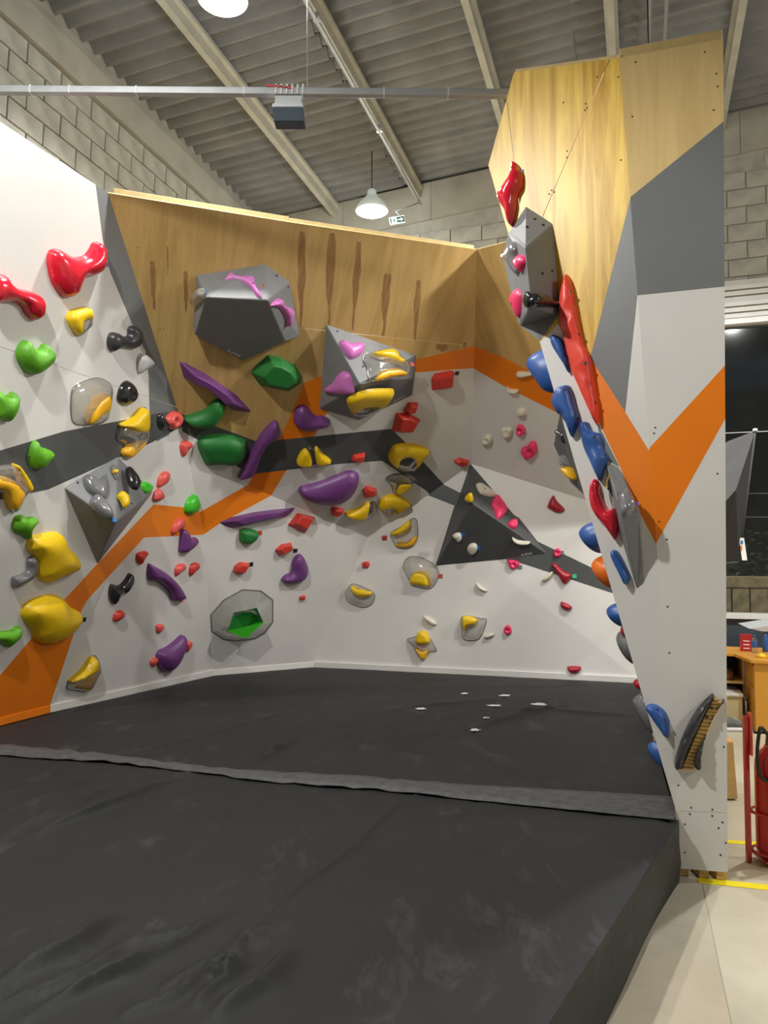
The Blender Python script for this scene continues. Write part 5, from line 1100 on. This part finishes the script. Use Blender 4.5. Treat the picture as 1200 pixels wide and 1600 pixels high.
# training fin on the front plate: two black flanks and a laminated wood spine
fin = setp(empty('climbing_hold', FPL.px(1080, 1200)), 'curved fin hold with a striped wood spine and black flanks on the tower front', 'climbing hold', GT)
def fin_part(n, pts, h, m, rnd=.6):
    o = outline2(FPL, 'D5', pts, h, True, .4); ob = shape_mesh(n, FPL, Shape(o, h, rnd), m, fin, 12); return ob
fin_part('black_flank', [(650, 1262), (660, 1180), (720, 1020), (800, 880), (888, 786), (908, 792), (862, 880), (802, 1010), (742, 1140), (702, 1250), (672, 1272)], .07, 'dark_hold')
fin_part('black_flank', [(980, 824), (920, 900), (860, 1040), (827, 1180), (823, 1268), (790, 1268), (773, 1235), (788, 1170), (838, 1080), (898, 930), (962, 826)], .07, 'dark_hold')
wst = plain('laminated_wood', (.62, .37, .10), .4, .0, isrgb=False)
nt = wst.node_tree; bb = nt.nodes['Principled BSDF']; tc = N(nt, 'ShaderNodeTexCoord'); wv = N(nt, 'ShaderNodeTexWave', wave_type='BANDS', bands_direction='Z'); wv.inputs['Scale'].default_value = 17; wv.inputs['Distortion'].default_value = 3.5; wv.inputs['Detail'].default_value = 2
nt.links.new(tc.outputs['Object'], wv.inputs['Vector']); rp = N(nt, 'ShaderNodeValToRGB'); rp.color_ramp.elements[0].position = .05; rp.color_ramp.elements[0].color = (.20, .085, .02, 1); rp.color_ramp.elements[1].position = .3; rp.color_ramp.elements[1].color = (.66, .40, .11, 1)
nt.links.new(wv.outputs['Fac'], rp.inputs[0]); nt.links.new(rp.outputs[0], bb.inputs['Base Color'])
spine = [(690, 1272), (738, 1150), (798, 1010), (856, 885), (905, 792), (966, 822), (900, 930), (838, 1080), (796, 1175), (775, 1235), (775, 1272)]
block_mesh('wood_spine', FPL, [FPL.px2(u, v) for u, v in cp('D5', spine)], .03, 'laminated_wood', fin, .97, (0, 0), bevel=.003)
for b in ((893, 868), (862, 926)): bolt(FPL, FPL.px2(*cp('D5', [b])[0], .03), .032, fin)
# ================================================================== RIGHT EDGE: STAND, DESK, CLUTTER
ex = empty('fire_extinguisher', onz(1209, 1349, 0)); setp(ex, 'red fire extinguisher cut by the right picture edge', 'extinguisher')
ec = onz(1209, 1349, 0)
lathe('cylinder', ec + Z3 * .045, [(.07, 0), (.08, .015), (.082, .04), (.082, .44), (.078, .48), (.06, .52), (.035, .545), (.028, .56)], 'extinguisher_red', ex, 28)
lathe('valve', ec + Z3 * .60, [(.024, 0), (.026, .01), (.022, .05), (.012, .055)], 'bolt_steel', ex, 14)
box('lever', ec + V((-.03, -.01, .67)), (.12, .02, .012), 'rubber', ex, bevel=.003)
hp = [ec + V((-.01, -.02, .64)), ec + V((-.06, -.03, .70)), ec + V((-.08, -.04, .66)), ec + V((-.095, -.05, .56)), ec + V((-.09, -.06, .47)), ec + V((-.06, -.07, .44)), ec + V((-.02, -.075, .47))]
hp2 = []
for i in range(len(hp) - 1):
    p0, p1, p2, p3 = hp[max(0, i - 1)], hp[i], hp[i + 1], hp[min(len(hp) - 1, i + 2)]
    for k in range(5):
        t = k / 5; hp2.append((p1 * 2 + (p2 - p0) * t + (p0 * 2 - p1 * 5 + p2 * 4 - p3) * t * t + (p1 * 3 - p0 - p2 * 3 + p3) * t ** 3) * .5)
tube('hose', hp2, .009, 'rubber', ex)
st = setp(empty('extinguisher_stand', onz(1172, 1347, 0)), 'red metal stand with rings around the fire extinguisher', 'stand')
pf = onz(1172, 1347, 0); pt = pf + V((-.012, 0, .75))
box('post', (pf + pt) / 2, (.022, .03, .75), 'extinguisher_red', st, bevel=.003)
for z in (.06, .26):
    tube('ring', [ec + V((math.cos(g) * .1, math.sin(g) * .1, z)) for g in [2 * math.pi * k / 28 for k in range(28)]], .007, 'extinguisher_red', st, 8, True)
    tube('arm', [V((pf.x, pf.y, z)), V((ec.x - .098, ec.y, z))], .008, 'extinguisher_red', st)
box('foot_plate', ec + Z3 * .03, (.15, .15, .012), 'extinguisher_red', st); box('foot_plate', ec + Z3 * .012, (.05, .2, .022), 'extinguisher_red', st)
box('sign_plate', pf + V((.012, -.012, .66)), (.01, .035, .22), 'coral', st, bevel=.002)
# wooden box beside the tower
def obox(name, u0, u1, v0, v1, y, dep, m, par=None, ax=A, **k):   # upright box whose front spans the pixel window at depth y
    a, b = ony(u0, v1, y), ony(u1, v0, y); w = (b.x - a.x); h = b.z - a.z
    return box(name, V(((a.x + b.x) / 2, y + dep / 2, (a.z + b.z) / 2)), (w, dep, h), m, par, **k)
zb_ = onz(1150, 1251, 0); yb = zb_.y
wb_ = setp(empty('plyometric_box', zb_), 'plywood box with sloped shoulder standing behind the tower', 'box')
hh = ony(1149, 1160, yb).z; xr = ony(1153, 1251, yb).x
prism('carcass', [V((xr - .42, yb, .01)), V((xr, yb, .01)), V((xr - .02, yb, hh)), V((xr - .42, yb, hh))], V((0, .35, 0)), 'timber', wb_, bevel=.004)
prism('sloped_top', [V((xr - .42, yb, hh + .001)), V((xr - .02, yb, hh + .001)), V((xr - .07, yb + .2, hh + .12)), V((xr - .42, yb + .2, hh + .12))], V((0, .1, -.02)), 'cabinet_wood', wb_, bevel=.004)
# desk, standing square to the hall
DB = onz(1181, 1146, 0); yd = DB.y
def dk(a, b, z): return V((DB.x, DB.y, 0)) + A * a + D * b + Z3 * z
def dbox(n, a0, a1, b0_, b1_, z0, z1, m, par=None, **k): return box(n, dk((a0 + a1) / 2, (b0_ + b1_) / 2, (z0 + z1) / 2), (a1 - a0, b1_ - b0_, z1 - z0), m, par, ax=A, ay=D, **k)
desk = setp(empty('desk', dk(0, 0, 0)), 'orange wooden desk with drawers at the right picture edge', 'desk')
zt_ = ony(1185, 1036, yd).z
dbox('front_panel', .0, .95, 0, .03, .01, zt_ - .001, 'cabinet_wood', desk, bevel=.004)
dbox('carcass', .02, .93, .031, .6, .02, zt_ - .01, 'timber', desk)
for k in range(3):
    h3 = (zt_ - .04) / 3; dbox('drawer', -.003, .019, .035, .58, .02 + k * h3, .02 + (k + 1) * h3 - .012, 'cabinet_wood', desk, bevel=.003)
prism('desk_top', [dk(-.03, -.03, zt_), dk(.98, -.03, zt_), dk(.98, 1.0, zt_), dk(-.8, 1.0, zt_), dk(-.8, .5, zt_), dk(-.12, .42, zt_)], V((0, 0, .03)), 'cabinet_wood', desk, bevel=.004)
dbox('shelf', -.78, -.03, .52, .95, zt_ - .27, zt_ - .25, 'timber', desk); dbox('back_panel', -.78, -.03, .96, .98, .02, zt_ - .005, 'dark_cloth', desk)
dbox('end_panel', -.80, -.78, .5, .98, .0, zt_ - .002, 'cabinet_wood', desk); dbox('end_panel', -.03, -.01, .6, .98, .0, zt_ - .002, 'timber', desk)
for a_, b_, z_, lab in ((-.30, .62, 0, 'brown glass jar on the desk shelf, left of the front pair'), (-.16, .62, 0, 'brown glass jar on the desk shelf, right of the front pair'), (-.24, .62, .115, 'brown glass jar balanced on top of the two shelf jars')):
    c_ = dk(a_, b_, zt_ - .25 + z_); j = setp(empty('jar', c_), lab, 'jar', 'brown jars under the desk')
    lathe('glass_body', c_, [(.045, 0), (.055, .01), (.055, .075), (.04, .092)], 'jar_brown', j, 16); lathe('lid', c_ + Z3 * .092, [(.042, 0), (.042, .015), (.03, .018)], 'bolt_steel', j, 16)
cb = setp(empty('storage_box', dk(-.32, .45, 0)), 'cream storage box with a white lid under the desk', 'box')
zc = ony(1150, 1082, dk(-.3, .3, 0).y).z
dbox('body', -.62, -.07, .28, .50, .005, zc - .03, 'cream_board', cb, bevel=.006); dbox('lid', -.635, -.06, .265, .51, zc - .029, zc, 'white_plastic', cb, bevel=.008)
setp(dbox('duffel_bag', -.6, -.06, .53, .8, .02, zt_ - .29, 'dark_cloth', None, bevel=.06, seg=4), 'black bag behind the cream storage box under the desk', 'bag')
def shoe(c, lab, k=1.0, rz=0.0):
    r_ = setp(empty('shoe', c), lab, 'shoe', 'grey trainers beside the storage box')
    R_ = Matrix.Rotation(rz, 3, 'Z')
    secs = [(-.14, .035, .075), (-.11, .042, .095), (-.05, .042, .10), (.0, .042, .085), (.05, .046, .062), (.10, .045, .048), (.14, .03, .035)]
    def body(n, zs, wk, m):
        vs_, fs = [], []
        for x, w, h in secs:
            for g in range(10):
                t = 2 * math.pi * g / 10; vs_.append(c + R_ @ V((x, w * wk * math.cos(t), zs(h, math.sin(t)))) * k)
        for i in range(len(secs) - 1):
            for g in range(10): fs.append((i * 10 + g, i * 10 + (g + 1) % 10, i * 10 + 10 + (g + 1) % 10, i * 10 + 10 + g))
        fs += [tuple(range(9, -1, -1)), tuple(range(60, 70))]
        mesh_obj(n, vs_, fs, m, r_, smooth=True)
    body('upper', lambda h, s_: .022 + (h / 2) * (1 + s_), 1.0, 'shoe_grey'); body('sole', lambda h, s_: .018 + .017 * max(-1, min(1, s_ * 2.2)), 1.12, 'white_plastic')
    tube('laces', [c + R_ @ V((-.01 + .02 * i, (-1) ** i * .02, .118 - .012 * i)) * k for i in range(5)], .003, 'white_plastic', r_, 5)
sp_ = onz(1148, 1142, 0)
shoe(V((sp_.x + .0, sp_.y, .002)), 'grey trainer with white sole in front of the cream storage box', 1.0, .0); shoe(V((sp_.x - .16, sp_.y + .04, .002)), 'second grey trainer hidden behind the tower edge', 1.0, .3)
dz0 = zt_ + .031
def ontop(u, v): return onz(u, v, dz0)
rc = ontop(1166, 1017); rbx = setp(empty('card_box', rc), 'small red box with white lines standing on the desk', 'box')
pxm = (rc - CAM).length / FPX
box('carton', rc + Z3 * (11.5 * pxm), (15 * pxm, .05, 23 * pxm), 'box_red', rbx, ax=A, ay=D, bevel=.002)
for zz in (4, 9, 14): box('printed_line', rc + Z3 * (zz * pxm) - D * .026, (8 * pxm, .002, 1.3 * pxm), 'print_white', rbx, ax=A, ay=D)
bt = ontop(1179, 1020); bl_ = setp(empty('water_bottle', bt), 'clear water bottle with blue label beside the red box', 'bottle')
lathe('bottle_body', bt, [(.024, 0), (.026, .01), (.026, .11), (.016, .135), (.011, .145)], 'clear_resin', bl_, 16); lathe('label_band', bt + Z3 * .05, [(.0265, 0), (.027, .002), (.027, .06), (.0265, .062)], 'blue', bl_, 16); lathe('cap', bt + Z3 * .145, [(.013, 0), (.013, .02), (.01, .022)], 'blue', bl_, 12)
sb_ = ontop(1197, 1018)
sc_ = setp(empty('spray_bottle', sb_), 'dark blue bottle at the right picture edge on the desk', 'bottle')
lathe('bottle_body', sb_, [(.03, 0), (.032, .01), (.03, .1), (.014, .15), (.012, .17)], 'blue', sc_, 14); lathe('cap', sb_ + Z3 * .17, [(.013, 0), (.013, .02), (.01, .022)], 'rubber', sc_, 12)
cq = ontop(1190, 1027); setp(lathe('cleaning_cloth', cq, [(.05, 0), (.045, .018), (.02, .035), (.006, .04)], 'yellow', None, 9), 'crumpled yellow cloth on the desk edge', 'cloth')
# pale board above the desk and tilted dark hood by the window
yt = yd + .75
setp(prism('tilted_board', [ony(1170, 982, yt), ony(1260, 968, yt), ony(1260, 985, yt), ony(1192, 987, yt)], V((.05, .35, .02)), 'housing_grey', None, bevel=.004), 'pale tilted board jutting in above the desk', 'board')
yh = yd - .1
hd = setp(empty('fabric_hood', ony(1150, 880, yh)), 'tilted dark grey fabric hood with a white label hanging by the window', 'hood')
ap = ony(1180, 673, yh); lf = ony(1118, 745, yh + .15); lw = ony(1128, 790, yh - .1); br_ = ony(1154, 878, yh); bl2 = ony(1120, 882, yh + .1); mid = ony(1150, 765, yh - .16)
apb = ap + V((-.02, .5, -.02)); brb = br_ + V((-.03, .5, 0)); blb = bl2 + V((-.3, .4, 0)); lfb = lf + V((-.3, .4, 0))
mesh_obj('outer_fabric', [ap, lf, lw, mid, apb, lfb], [(0, 1, 2, 3), (0, 4, 5, 1)], 'fabric_grey', hd)
mesh_obj('inner_fabric', [ap, mid, lw, bl2, br_, apb, brb, blb], [(0, 1, 4), (1, 2, 3, 4), (0, 4, 6, 5), (4, 3, 7, 6)], 'dark_cloth', hd)
tube('rim', [ap, br_], .011, 'fabric_grey', hd); tube('rim', [br_, bl2], .009, 'fabric_grey', hd); lathe('knob', ap - Z3 * .01, [(.02, 0), (.024, .01), (.018, .03)], 'galvanised', hd, 10)
lb = ony(1161, 858, yh - .02); box('label_tag', lb, (.045, .003, .2), 'print_white', hd, ax=X3, ay=Y3, az=V((-.12, 0, .99)).normalized()); box('label_print', lb + V((-.012, -.004, .06)), (.02, .003, .03), 'tag_blue', hd); box('label_print', lb + V((-.018, -.004, .01)), (.015, .003, .04), 'orange_hold', hd)
bpy.context.view_layer.update()
